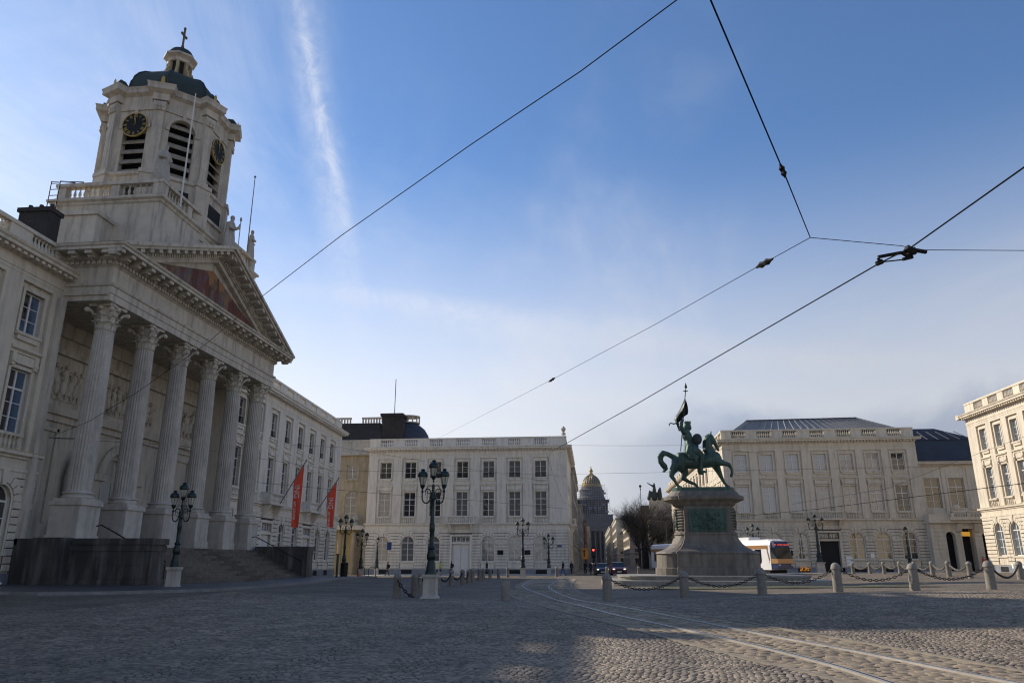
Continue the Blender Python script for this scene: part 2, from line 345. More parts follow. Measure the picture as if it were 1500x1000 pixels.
for i in range(len(rowsb)-1):
    for j in range(6): F.append((i*7+j,i*7+j+1,(i+1)*7+j+1,(i+1)*7+j))
me=bpy.data.meshes.new('track_bed'); me.from_pydata(V,[],F); me.materials.append(SAND); ob('track_bed',me,kind='structure')
# real cobbles, laid in wavy rows; the track bed has longer setts laid across the rails
def signed_between(u,v):
    """position across the track: 0..1 between the two kerb strips, else outside"""
    ka=np.interp(v,SK['a'][:,1],SK['a'][:,0]); kb=np.interp(v,SK['b'][:,1],SK['b'][:,0]); return (u-ka)/(kb-ka)
def cobbles(cx_,cy_,lx,ly,ang,z,jig):
    n=len(cx_); ca,sa=np.cos(ang),np.sin(ang)
    def corner(sx,sy,k,zz):
        px_=sx*lx*.5*k; py_=sy*ly*.5*k
        return np.stack([cx_+px_*ca-py_*sa,cy_+px_*sa+py_*ca,zz],-1)
    tilt=(rng.random((4,n))-.5)*jig
    lo=[corner(sx,sy,1.0,z-.024) for sx,sy in ((-1,-1),(1,-1),(1,1),(-1,1))]
    mid=[corner(sx,sy,.97,z-.005+tilt[i]*.4) for i,(sx,sy) in enumerate(((-1,-1),(1,-1),(1,1),(-1,1)))]
    hi=[corner(sx,sy,.88,z+tilt[i]) for i,(sx,sy) in enumerate(((-1,-1),(1,-1),(1,1),(-1,1)))]
    V=np.stack(lo+mid+hi,1).reshape(-1,3)
    F=[]
    for o_ in (0,4):
        for i in range(4): F.append((o_+i,o_+(i+1)%4,o_+4+(i+1)%4,o_+4+i))
    F.append((8,9,10,11)); F=np.array(F)
    Fa=(F[None]+np.arange(n)[:,None,None]*12).reshape(-1,4); return V,Fa
def np_mesh(name,V,F,m,smooth=False):
    me=bpy.data.meshes.new(name); me.vertices.add(len(V)); me.vertices.foreach_set('co',V.astype(np.float32).ravel())
    me.loops.add(F.size); me.loops.foreach_set('vertex_index',F.astype(np.int32).ravel()); me.polygons.add(len(F))
    me.polygons.foreach_set('loop_start',np.arange(0,F.size,4,dtype=np.int32)); me.update(calc_edges=True); me.materials.append(m)
    if smooth: me.polygons.foreach_set('use_smooth',[True]*len(F))
    return me
rows=np.arange(7.6,33,.101); U=[];V_=[];A=[];LX=[];LY=[]
for r in rows:
    half=.86*(r+2)
    us=np.arange(-half-1,half,.108); us=us+rng.random()*.108+(rng.random(len(us))-.5)*.02
    ph=2*np.pi*us/1.7
    vs=r+.30*np.abs(np.sin(ph/2))+(rng.random(len(us))-.5)*.012
    an=np.arctan(.30*.5*2*np.pi/1.7*np.cos(ph/2)*np.sign(np.sin(ph/2)))
    U.append(us);V_.append(vs);A.append(an)
U=np.concatenate(U);V_=np.concatenate(V_);A=np.concatenate(A)
sb=signed_between(U,V_); keep=((sb<-.03)|(sb>1.03))&((U>-.80*V_-1.5)&(U<.63*V_+1.5))
# keep the pavement by the church free
keep&=~((V_>22)&(U<-16))
U,V_,A=U[keep],V_[keep],A[keep]; n=len(U)
z=ghn(U,V_)+(rng.random(n)-.5)*.005
Vx,Fx=cobbles(U,V_,.101*(.86+.12*rng.random(n)),.092*(.86+.12*rng.random(n)),A+(rng.random(n)-.5)*.12,z,.006)
o=ob('cobblestones',np_mesh('cobblestones',Vx,Fx,COB),kind='stuff')
U=[];V_=[];L2=[]
for r in np.arange(6.5,60,.165):
    ka=np.interp(r,SK['a'][:,1],SK['a'][:,0]); kb=np.interp(r,SK['b'][:,1],SK['b'][:,0])
    us=np.arange(ka+.15,kb-.1,.235)+rng.random()*.2; us=us[us<kb-.12]
    U.append(us+(rng.random(len(us))-.5)*.02);V_.append(np.full(len(us),r)+(rng.random(len(us))-.5)*.02)
U=np.concatenate(U);V_=np.concatenate(V_)
ra=np.interp(V_,SP['a'][:,1],SP['a'][:,0]); rb=np.interp(V_,SP['b'][:,1],SP['b'][:,0])
k=(np.abs(U-ra)>.17)&(np.abs(U-rb)>.17); U,V_=U[k],V_[k]; n=len(U)
an=-.1+(rng.random(n)-.5)*.14; z=ghn(U,V_)-.004+(rng.random(n)-.5)*.008
near=np.argsort(np.hypot(U,V_)+(V_<8.6)*1000)[:300]; mask=np.ones(n,bool); mask[near]=False
lx=.215*(.8+.22*rng.random(n)); ly=.15*(.8+.2*rng.random(n))
Vx,Fx=cobbles(U[mask],V_[mask],lx[mask],ly[mask],an[mask],z[mask],.012)
ob('track_setts',np_mesh('track_setts',Vx,Fx,COBT),kind='stuff')
protos=[]
for q in range(12):
    Vx,Fx=cobbles(np.zeros(1),np.zeros(1),np.array([.175+.04*rng.random()]),np.array([.125+.025*rng.random()]),np.zeros(1),np.zeros(1),.012)
    protos.append(np_mesh('sett',Vx,Fx,COBT))
for i in near:
    s_=ob('sett',protos[i%12],GROUND); s_.location=(U[i],V_[i],z[i]); s_.rotation_euler=(0,0,an[i])
# ================================================================== facades
def arch_pts(cx,zs,r,n=14,a0=0,a1=math.pi): return [(cx+r*math.cos(a0+(a1-a0)*i/n),zs+r*math.sin(a0+(a1-a0)*i/n)) for i in range(n+1)]
def arch_fill(mb,x0,x1,z1,cx,r,zs,y0,y1,n=14):
    P=arch_pts(cx,zs,r,n)
    mb.box(cx+r,x1,y0,y1,zs,z1); mb.box(x0,cx-r,y0,y1,zs,z1)
    for a,b in zip(P[:-1],P[1:]): mb.prism([(a[0],a[1]),(a[0],z1),(b[0],z1),(b[0],b[1])],y0,y1)
def band(mb,P,P2,y0,y1):
    for a,b,c,d in zip(P[:-1],P[1:],P2[1:],P2[:-1]): mb.prism([a,b,c,d],y0,y1)
WCACHE={}
def window(parent,M,x,z0,w,h,kind,y,gl,near,rail=False):
    """kind: 'sq' two casements, 'tall' casements with transom lights, 'arch' round headed"""
    key=(round(w,2),round(h,2),kind,rail)
    if key not in WCACHE:
        f=MB(); t=.07; hw=w/2; panes=[]
        if kind=='arch':
            r=hw; zs=h-r
            f.box(-hw,-hw+t,-.06,.02,0,zs); f.box(hw-t,hw,-.06,.02,0,zs); f.box(-hw+t,hw-t,-.06,.02,0,.09)
            band(f,arch_pts(0,zs,r),arch_pts(0,zs,r-t),-.06,.02)
            f.box(-.045,.045,-.08,.01,.09,h-t-.01); f.box(-hw+t,-.045,-.075,.0,zs-.06,zs+.04); f.box(.045,hw-t,-.075,.0,zs-.06,zs+.04)
            for i in (1,2):
                zz=.09+(zs-.15)*i/3
                f.box(-hw+t,-.045,-.05,.0,zz-.02,zz+.02); f.box(.045,hw-t,-.05,.0,zz-.02,zz+.02)
            for s in (-1,1):
                for i in range(3):
                    a=.09+(zs-.15)*i/3; b=.09+(zs-.15)*(i+1)/3
                    panes.append([(s*.03,a),(s*(hw-t*.5),a),(s*(hw-t*.5),b),(s*.03,b)])
                P=arch_pts(0,zs,r-t*.5,8,0,math.pi/2); panes.append([(s*.03,zs)]+[(s*max(.03,p[0]),p[1]) for p in P])
        else:
            f.box(-hw,-hw+t,-.06,.02,0,h); f.box(hw-t,hw,-.06,.02,0,h); f.box(-hw+t,hw-t,-.06,.02,0,t); f.box(-hw+t,hw-t,-.06,.02,h-t,h)
            f.box(-.05,.05,-.08,.01,t,h-t)
            zt=h-t; rowsn=3
            if kind=='tall':
                zt=h*.70; f.box(-hw+t,-.05,-.075,.0,zt-.05,zt+.05); f.box(.05,hw-t,-.075,.0,zt-.05,zt+.05)
                for s in (-1,1): panes.append([(s*.03,zt),(s*(hw-t*.5),zt),(s*(hw-t*.5),h-t*.5),(s*.03,h-t*.5)])
            for i in range(1,rowsn):
                zz=t+(zt-t)*i/rowsn; f.box(-hw+t,-.05,-.05,.0,zz-.018,zz+.018); f.box(.05,hw-t,-.05,.0,zz-.018,zz+.018)
            for s in (-1,1):
                for i in range(rowsn):
                    a=t*.5+(zt-t*.5)*i/rowsn; b=t*.5+(zt-t*.5)*(i+1)/rowsn
                    panes.append([(s*.03,a),(s*(hw-t*.5),a),(s*(hw-t*.5),b),(s*.03,b)])
        G=MB(); PM=[]
        for p in panes:
            G.prism(p,-.022,-.004)
            q=MB(); q.prism(p,-.022,-.004); PM.append(q.mesh('pane',GLASS))
        rl=None
        if rail:
            q=MB(); q.box(-hw,hw,-.22,-.19,.62,.66); q.box(-hw,hw,-.22,-.19,.08,.11)
            for i in range(9): xx=-hw+.05+(w-.1)*i/8; q.box(xx-.012,xx+.012,-.215,-.195,.1,.64)
            rl=q.mesh('window_rail',BLACK)
        WCACHE[key]=(f.mesh('window',FRAME),G,PM,rl,{})
    fm,G,PM,rl,gc=WCACHE[key]
    o=ob('window',fm,parent,M@Tr(x,y,z0))
    if near:
        for ip,pm in enumerate(PM):
            if gl is GLASS_N:
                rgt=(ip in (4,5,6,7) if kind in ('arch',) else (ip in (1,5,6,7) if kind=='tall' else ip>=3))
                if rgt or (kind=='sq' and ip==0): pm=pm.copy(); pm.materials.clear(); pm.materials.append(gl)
            elif gl is not GLASS:
                pm=pm.copy(); pm.materials.clear(); pm.materials.append(gl)
            ob('pane',pm,o)
    else:
        if gl.name not in gc: gc[gl.name]=G.mesh('glass',gl)
        ob('glass',gc[gl.name],o)
    if rl: ob('window_rail',rl,o)
    return o
BALU=[(.075,0),(.075,.05),(.045,.08),(.05,.12),(.085,.24),(.07,.34),(.035,.50),(.035,.56),(.07,.60),(.07,.66)]
def baluster_row(mb,x0,x1,y,z0,h,pitch=.26,n=6):
    k=max(1,int((x1-x0)/pitch)); 
    for i in range(k):
        xx=x0+(x1-x0)*(i+.5)/k; mb.lathe([(r_*h/.66,z0+z_*h/.66) for r_,z_ in BALU],xx,y,n)
def swept(mb,x0,x1,prof,y=0,e0=0,e1=0):   # moulding along x ; prof [(out,z)] out = towards the viewer (-y)
    mb.loft([[(x0-o*e0,y-o,z) for o,z in prof],[(x1+o*e1,y-o,z) for o,z in prof]])
def closed(prof,back=-.05): return [(back,prof[0][1])]+prof+[(back,prof[-1][1])]
CORN=closed([(.05,0),(.12,.06),(.12,.14),(.62,.20),(.62,.36),(.70,.42),(.74,.54)])
STRG=closed([(.04,0),(.10,.04),(.10,.12),(.26,.20),(.26,.34),(.30,.40)])
def facade(B,M,L,bays,mat_,z_s=1.,near=False,door=None,balc=(),glassf=None,rail_att=True,parapet=True,ww=1.62,e0=1,e1=1,plinth=BLUEST,deep=9,ends=(1,1),ground=True,zground=-.8):
    """three storey classical front, local x along it, -y outward"""
    S=lambda z: z*z_s
    gf=glassf or (lambda b,f: GLASS)
    W=MB(); T=MB()
    edges=[0]+[(a+b)/2 for a,b in zip(bays[:-1],bays[1:])]+[L]
    zb1,zb2=S(5.85),S(6.45); zs_top=S(6.85)
    ztop=S(16.9)
    rw=ww+.78
    st=[]
    rr=.88 if ww>1.5 else .8
    for i,c in enumerate(bays):
        a,b=edges[i],edges[i+1]
        # ground floor
        if door is not None and i in door:
            W.box(a,c-1.35,0,.5,0,zb1); W.box(c+1.35,b,0,.5,0,zb1); W.box(c-1.35,c+1.35,0,.5,S(5.2),zb1); W.box(c-1.35,c+1.35,.05,.5,S(4.05),S(4.3))
        else:
            zs=S(5.1)-rr
            W.box(a,c-rr,0,.5,0,zs); W.box(c+rr,b,0,.5,0,zs); W.box(c-rr,c+rr,.06,.5,0,S(1.72))
            arch_fill(W,a,b,zb1,c,rr,zs,0,.5)
        W.box(a,b,0,.5,zb1,zs_top)
        # upper storeys: recessed bay panel between flat pilasters
        z1a,z1b=S(7.75),S(11.1); z2a,z2b=S(13.05),S(15.35); hw=ww/2; pw=rw/2
        W.box(a,c-pw,0,.5,zs_top,ztop); W.box(c+pw,b,0,.5,zs_top,ztop)
        W.box(c-pw,c-hw,.20,.5,zs_top,S(15.8)); W.box(c+hw,c+pw,.20,.5,zs_top,S(15.8))
        W.box(c-pw,c+pw,0,.5,S(15.8),ztop)
        W.box(c-hw,c+hw,.20,.5,zs_top,z1a); W.box(c-hw,c+hw,.20,.5,z1b,z2a); W.box(c-hw,c+hw,.20,.5,z2b,S(15.8))
        # trim: frames, hood, sills
        t=.17
        for za,zb in ((z1a,z1b),(z2a,z2b)):
            T.box(c-hw-t,c-hw,.09,.25,za,zb+t); T.box(c+hw,c+hw+t,.09,.25,za,zb+t); T.box(c-hw,c+hw,.09,.25,zb,zb+t)
        T.box(c-hw-t,c+hw+t,-.02,.2,z2a-.16,z2a-.003); T.box(c-hw-.05,c+hw+.05,.04,.2,z2a-.42,z2a-.17)
        swept(T,c-pw+.02,c+pw-.02,[(-.1,S(11.9)),(.05,S(11.9)),(.05,S(12.0)),(.2,S(12.1)),(.2,S(12.22)),(-.1,S(12.3))],.1,0,0)
        T.box(c-hw-t+.02,c+hw+t-.02,.03,.2,S(11.35),S(11.85))
        for s in (-1,1):
            xx=c+s*(hw+t*.5); T.prism([(xx-.1,S(11.2)),(xx+.1,S(11.2)),(xx+.13,S(11.88)),(xx-.13,S(11.88))],-.06,.2)
            T.lathe([(.03,S(11.3)),(.11,S(11.34)),(.13,S(11.45)),(.06,S(11.52))],xx,-.04,8)
    T.box(0,L,-.02,.1,S(16.05),S(16.12)); T.box(0,L,-.035,.1,S(16.25),S(16.42))
    bd(W,'wall',mat_,B,M)
    bd(T,'window_surround',mat_,B,M)
    # rusticated ground floor: courses of stones with open joints
    if ground:
        nc=13; z0g=S(.78); zc=(zb1-z0g)/nc
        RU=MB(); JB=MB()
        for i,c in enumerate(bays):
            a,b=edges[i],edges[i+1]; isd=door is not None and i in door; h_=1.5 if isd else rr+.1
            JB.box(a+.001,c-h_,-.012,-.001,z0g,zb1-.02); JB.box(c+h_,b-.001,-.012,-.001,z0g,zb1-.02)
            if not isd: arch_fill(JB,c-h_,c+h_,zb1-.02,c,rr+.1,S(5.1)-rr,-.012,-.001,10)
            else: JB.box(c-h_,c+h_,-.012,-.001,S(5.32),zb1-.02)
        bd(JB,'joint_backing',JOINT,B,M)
        def stone(x0,x1,za,zb):
            if x1-x0<.06: return
            if near:
                q=MB(); hx,hz=(x1-x0)/2-.012,(zb-za)/2-.022
                q.loft([[(-hx,0,-hz),(hx,0,-hz),(hx,0,hz),(-hx,0,hz)],[(-hx,-.045,-hz),(hx,-.045,-hz),(hx,-.045,hz),(-hx,-.045,hz)],[(-hx+.025,-.07,-hz+.025),(hx-.025,-.07,-hz+.025),(hx-.025,-.07,hz-.025),(-hx+.025,-.07,hz-.025)]])
                bd(q,'stone',mat_,B,M@Tr((x0+x1)/2,0,(za+zb)/2))
            else: RU.box(x0+.012,x1-.012,-.075,.0,za+.035,zb-.035)
        for i,c in enumerate(bays):
            a,b=edges[i],edges[i+1]
            isd=door is not None and i in door
            zs=S(5.1)-rr
            for k in range(nc):
                za,zb=z0g+k*zc,z0g+(k+1)*zc
                if isd: hwid=1.55 if za<S(5.3) else 0
                elif zb<=zs+.06: hwid=rr+.14
                else:
                    dz=zb-zs; ro=rr+.57; hwid=math.sqrt(max(0,ro*ro-dz*dz)) if dz<ro else 0
                    if hwid<.2: hwid=.2 if za-zs<rr+.7 else 0
                    hwid=max(hwid,rr+.02) if dz<.2 else hwid
                if hwid==0: stone(a,b,za,zb); continue
                stone(a,c-hwid,za,zb); stone(c+hwid,b,za,zb)
            if isd:
                q=MB(); q.box(c-1.55,c-1.25,-.1,.0,0,S(5.3)); q.box(c+1.25,c+1.55,-.1,.0,0,S(5.3)); q.box(c-1.25,c+1.25,-.1,0,S(5.05),S(5.3)); q.box(c-1.25,c+1.25,-.04,.3,S(4.02),S(4.22))
                bd(q,'door_surround',mat_,B,M)
            else:
                nv=9
                for j in range(nv):
                    a0=math.pi*(j+.07)/nv; a1=math.pi*(j+.93)/nv; key=(j==nv//2)
                    ri=rr+.13; ro=rr+.60 if not key else rr+.74
                    if key: ri=rr-.03
                    pr=[(c+r_*math.cos(a_),zs+r_*math.sin(a_)) for r_,a_ in ((ri,a0),(ro,a0),(ro,a1),(ri,a1))]
                    if near: q=MB(); q.prism(pr,-.16 if key else -.10,0); bd(q,'voussoir' if not key else 'keystone',mat_,B,M)
                    else: RU.prism(pr,-.16 if key else -.10,0)
                q=MB(); band(q,arch_pts(c,zs,rr),arch_pts(c,zs,rr+.13),-.02,.06); q.box(c-rr-.13,c-rr,-.02,.06,S(1.7),zs); q.box(c+rr,c+rr+.13,-.02,.06,S(1.7),zs)
                q.box(c-rr-.2,c+rr+.2,-.14,.1,S(1.56),S(1.7)); q.box(c-rr,c+rr,-.03,.1,S(.8),S(1.5))
                bd(q,'arch_surround',mat_,B,M)
        if not near: bd(RU,'rusticated_stones',mat_,B,M,kind='stuff')
        for i,c in enumerate(bays):      # impost band between the openings
            a,b=edges[i],edges[i+1]; isd=door is not None and i in door; h_=1.6 if isd else rr+.16
            for p0,p1 in ((a,c-h_),(c+h_,b)):
                if p1-p0>.1: bd(MB().box(p0,p1,-.11,-.076,S(3.95),S(4.28)),'impost_band',mat_,B,M)
        for i,c in enumerate(bays):
            a,b=edges[i],edges[i+1]; isd=door is not None and i in door
            if isd:
                for p0,p1 in ((a,c-1.2),(c+1.2,b)): bd(MB().box(p0,p1,-.1,.02,zground,S(.72)),'plinth',plinth,B,M)
                continue
            q=MB()
            q.box(a,c-.75,-.1,.02,zground,S(.72)); q.box(c+.75,b,-.1,.02,zground,S(.72)); q.box(c-.75,c+.75,-.1,.02,zground,.1); q.box(c-.75,c+.75,-.1,.02,S(.62),S(.72))
            g=MB(); g.box(c-.75,c+.75,-.04,-.02,.1,S(.62)); bd(g,'basement_window',DARKIN,B,M)
            bd(q,'plinth',plinth,B,M)
    for i,c in enumerate(bays):
        isd=door is not None and i in door
        if ground:
            if isd:
                q=MB()
                if door[i]=='closed':
                    for s in (-1,1):
                        q.box(c+s*.02,c+s*1.22,.2,.28,.05,S(4.0))
                        for za,zb in ((.35,1.3),(1.45,3.6)): q.box(c+s*.15,c+s*1.08,.17,.2,S(za),S(zb))
                    bd(q,'door',FRAME,B,M)
                else:
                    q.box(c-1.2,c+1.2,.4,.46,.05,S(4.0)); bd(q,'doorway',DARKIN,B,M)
                for s in (-1,1): window(B,M,c+s*.62,S(4.32),1.05,S(.68),'sq',.25,GLASS,False)
            else: window(B,M,c,S(1.72),rr*2,S(5.1)-S(1.72),'arch',.26,gf(i,0),near)
        window(B,M,c,S(7.75),ww,S(11.1)-S(7.75),'tall',.42,gf(i,1),near)
        window(B,M,c,S(13.05),ww,S(15.35)-S(13.05),'sq',.42,gf(i,2),near,rail=rail_att)
        q=MB()      # balustrade below the first floor window or a balcony
        if i in balc:
            q.box(c-2.05,c+2.05,-1.0,.0,S(6.65),S(6.86)); q.box(c-2.0,c+2.0,-.95,-.7,S(7.62),S(7.78))
            for xx in (c-1.95,c+1.75): q.box(xx,xx+.2,-.93,-.73,S(6.86),S(7.62))
            for s in (-1,1):
                x0=c+s*1.95; q.box(min(x0,x0-s*.2),max(x0,x0-s*.2),-.7,0,S(7.64),S(7.76)); q.box(min(x0,x0-s*.15),max(x0,x0-s*.15),-.7,0,S(6.9),S(7.0))
                xx=c+s*1.5; q.loft([[(xx-.16,0,S(5.5)),(xx+.16,0,S(5.5)),(xx+.16,-.15,S(5.5)),(xx-.16,-.15,S(5.5))],[(xx-.16,0,S(6.0)),(xx+.16,0,S(6.0)),(xx+.16,-.5,S(6.0)),(xx-.16,-.5,S(6.0))],[(xx-.16,0,S(6.62)),(xx+.16,0,S(6.62)),(xx+.16,-.9,S(6.62)),(xx-.16,-.9,S(6.62))]])
            baluster_row(q,c-1.7,c+1.7,-.83,S(6.86),S(.76),.27)
            bd(q,'balcony',mat_,B,M)
        else:
            baluster_row(q,c-ww/2,c+ww/2,.02,S(6.88),S(.68),.27); q.box(c-ww/2-.1,c+ww/2+.1,-.06,.14,S(7.58),S(7.74))
            bd(q,'window_balustrade',mat_,B,M)
    q=MB(); swept(q,0,L,[(o,z+zb2) for o,z in STRG],0,e0,e1); swept(q,0,L,closed([(.05,zb1-.1),(.12,zb1-.05),(.12,zb1+.12),(.02,zb1+.16)]),0,e0,e1)
    bd(q,'string_course',mat_,B,M)
    q=MB(); swept(q,0,L,[(o,z+S(16.86)) for o,z in CORN],0,e0,e1); bd(q,'cornice',mat_,B,M)
    q=MB(); k=int(L/.42)
    for i in range(k): xx=L*(i+.5)/k; q.box(xx-.12,xx+.12,-.5,-.1,S(16.86)+.02,S(16.86)+.17)
    bd(q,'dentils',mat_,B,M,kind='stuff')
    if parapet:
        zp=S(17.4); hp=S(1.35); q=MB(); bl=MB(); y=.25
        for i,c in enumerate(bays):
            a,b=edges[i],edges[i+1]; pw=.95
            q.box(a,c-pw,y-.12,y+.2,zp,zp+hp-.2); q.box(c+pw,b,y-.12,y+.2,zp,zp+hp-.2); q.box(c-pw,c+pw,y-.1,y+.18,zp,zp+.28)
            baluster_row(bl,c-pw,c+pw,y+.04,zp+.28,hp-.5,.25,5)
        q.box(-.02,L+.02,y-.18,y+.26,zp+hp-.2,zp+hp)
        bd(q,'parapet',mat_,B,M); bd(bl,'balusters',mat_,B,M,kind='stuff')
    return ztop
def body(B,M,L,D,mat_,ztop,roof=SLATE,zroof=None,sx0=.5,sx1=.5,z0=-.8):
    q=MB(); q.box(.02,L-.02,.5,D,z0,ztop+.5); bd(q,'core_wall',mat_,B,M)
# ---------------- centre building across the square
I4=Matrix()
def bayrow(L,n,m): return [m+(L-2*m)*i/(n-1) for i in range(n)]
cb=thing('neoclassical_building','pale grey three storey palace facing the camera, left of the street mouth','building',(-31.6,105,-.1))
bays=[2.5,6.1,9.75,13.6,17.35,21.05,24.7]
def gmix(p,seed): 
    r_=random.Random(seed)
    t={}
    def f(b,fl):
        if (b,fl) not in t: t[(b,fl)]=GLASS_B if r_.random()<p else GLASS
        return t[(b,fl)]
    return f
GLASS_C=glass('glass_with_net_curtain',(.11,.11,.115),.10)
facade(cb,I4,28.4,bays,STONE_W,door={3:'closed'},balc=(3,),glassf=lambda b,f:(GLASS_C if f==0 or (f==1 and b in (0,3)) else GLASS_D))
body(cb,I4,28.4,14,STONE_W,16.9)
# the side of it runs down the street
Ms=Tr(28.404,0.004,0)@Rz(R(90))
facade(cb,Ms,22,[2.4,6.1,9.8,13.5,17.2,20.0],STONE_W,e0=1,e1=0,balc=(2,),parapet=True)
q=MB(); q.lathe([(.1,18.9),(.35,19.0),(.3,19.2),(.12,19.3),(.25,19.5),(.36,19.8),(.2,20.05),(.05,20.2)],28.0,.4,10); bd(q,'corner_urn',STONE_G,cb)
q=MB(); q.loft([[(.6,.9,17.9),(27.9,.9,17.9),(27.9,13.5,17.9),(.6,13.5,17.9)],[(2.5,4.5,19.3),(26,4.5,19.3),(26,10,19.3),(2.5,10,19.3)]]); bd(q,'roof',SLATE,cb)
for i,xx in enumerate((19.1,22.8)):
    q=MB(); q.box(xx-.4,xx+.4,-.14,-.08,2.6,3.2); bd(q,'plaque',BLACK,cb)
q=MB(); q.box(26.9,27.5,-.14,-.08,3.6,3.85); bd(q,'street_name_plate',mat('blue_enamel',(.03,.06,.2),.3,var=0),cb)
# ---------------- right building across the square
rb=thing('neoclassical_building','beige palace behind the equestrian statue, pale roof and blinds in its windows','building',(18.0,104,.15))
Lr=25.2
bayr=[2.35,5.75,9.15,12.75,16.2,19.5,22.75]
def gr(b,f):
    if f==0: return GLASS_W if b!=6 else GLASS
    if b==6: return GLASS
    return GLASS_B
facade(rb,I4,Lr,bayr,STONE,door={3:'open'},balc=(3,),glassf=gr,rail_att=False)
body(rb,I4,Lr,14,STONE,16.9)
q=MB(); q.loft([[(1.6,1.2,18.6),(24.2,1.2,18.6),(24.2,13,18.6),(1.6,13,18.6)],[(4.4,3.6,20.6),(19.6,4.5,20.9),(19.6,9,20.9),(4.4,9,20.6)]]); bd(q,'roof',ZINC,rb)
q=MB()
for i in range(22):
    t=i/21; q.tube([(1.6+22.6*t,1.17,18.65),(4.4+15.2*t,3.57+.9*t,20.66+.3*t)],.05,4)
bd(q,'roof_seams',ZINC,rb,kind='stuff')
q=MB(); q.box(1.4,24.4,1.0,13.2,17.6,18.62); bd(q,'roof_skirt',SLATE,rb)
q=MB(); q.loft([[(4.3,3.5,20.6),(19.7,4.4,20.9),(19.7,9,20.9),(4.3,9,20.6)],[(4.3,3.5,20.72),(19.7,4.4,21.02),(19.7,9,21.02),(4.3,9,20.72)]]); bd(q,'ridge_cap',SLATE,rb)
for k in range(3):
    q=MB(); q.box(14.55,15.35,-.14,-.1,.9+k*.42,1.25+k*.42); bd(q,'sign_plate',WHITE,rb)
q=MB()
for k in range(7): xx=11.6+k*.38; q.box(xx-.02,xx+.02,-.2,-.17,4.35,5.0)
q.box(11.5,14.0,-.2,-.17,4.98,5.03); q.box(11.5,14.0,-.2,-.17,4.33,4.38); bd(q,'door_grille',BLACK,rb)
fl=MB(); 
for k in range(60): ell(fl,(8.6+random.random()*1.2,-.2-random.random()*.12,.3+random.random()*.45),.05,4)
bd(fl,'flower_display',mat('orange_flowers',(.7,.25,.03),.7,var=.4,scale=9,emit=(.9,.4,.05,.25)),rb,kind='stuff')  # the flowers are given a faint glow of their own
# its sunlit side along the street: local x runs from far to near
facade(rb,Tr(-.004,76.004,0)@Rz(R(-90)),76,[2.2+3.65*i for i in range(20)]+[73.8],STONE,e0=1,e1=1,parapet=True,rail_att=False)
q=MB(); q.box(.55,16,14,75.5,-.8,17.2); bd(q,'core_wall',STONE,rb)
# ---------------- left link, yellow weathered bay with arched window
ll=thing('link_building','narrow yellowed stone bay with arched window and balcony urns in the left corner','building',(-37.2,106.2,-.15))
q=MB(); q.box(0,.9,0,.5,-.8,16.6); q.box(0,5.6,.5,6,-.8,17); q.box(.9,2.0,0,.5,6.2,16.6); q.box(3.6,5.6,0,.5,-.8,16.6)
q.box(2.0,3.6,0,.5,6.2,7.2); q.box(2.0,3.6,.0,.5,12.3,13.2); q.box(2.0,3.6,0,.5,15.2,16.6)
arch_fill(q,2.0,3.6,12.3,2.8,.8,10.6,0,.5); bd(q,'wall',YELST,ll)
window(ll,Tr(0,0,0),2.8,7.2,1.6,4.2,'arch',.25,GLASS,False); window(ll,Tr(0,0,0),2.8,13.2,1.6,2.0,'sq',.25,GLASS,False)
q=MB()
band(q,arch_pts(2.8,10.6,.8),arch_pts(2.8,10.6,1.1),-.1,.02); q.box(1.75,2.0,-.08,.02,13.0,15.4); q.box(3.6,3.85,-.08,.02,13.0,15.4); q.box(2.0,3.6,-.08,.02,15.2,15.45); q.box(1.7,3.9,-.15,.02,12.9,13.15)
for k in range(26): q.box(0,.85,-.1,0,k*.62,k*.62+.56)
bd(q,'window_surround',YELST,ll)
q=MB(); q.box(-.2,5.8,-.5,.3,16.6,17.1); q.box(-.1,5.7,-.2,.3,17.1,18.6); q.box(-.2,5.8,-.3,.4,18.6,18.85); bd(q,'cornice',STONE_G,ll)
q=MB(); q.zprism([(2.8+3.4*math.cos(a)*.95,-.1-2.2*math.sin(a)) for a in np.linspace(0,math.pi,14)],6.0,6.5)
q.zprism([(2.8+3.2*math.cos(a)*.95,-.1-2.0*math.sin(a)) for a in np.linspace(0,math.pi,14)],6.5,6.62)
bd(q,'balcony',STONE,ll)
for xx in (1.5,4.2):
    q=MB(); q.box(xx-.3,xx+.3,-1.6,-1.0,6.6,7.0); q.lathe([(.1,7.0),(.25,7.05),(.15,7.15),(.45,7.4),(.5,7.7),(.3,7.95),(.12,8.1)],xx,-1.3,10); bd(q,'urn',STATUE_ST,ll)
YEL=mat('sun_yellow_wall',(.62,.50,.24),.8,var=.1)  # sunlight reaching into the porch is put into this wall yellow
q=MB(); 
for xx in (.2,2.0,3.9,5.4):
    for k in range(11): q.lathe([(.34,k*.54-.3),(.34,k*.54+.18)],xx,-1.2,10); q.lathe([(.30,k*.54+.16),(.30,k*.54+.26)],xx,-1.2,10)
bd(q,'porch_columns',YELST,ll,kind='stuff')
q=MB(); q.box(.9,3.6,.3,.5,-.8,6.2); bd(q,'porch_back_wall',YEL,ll)
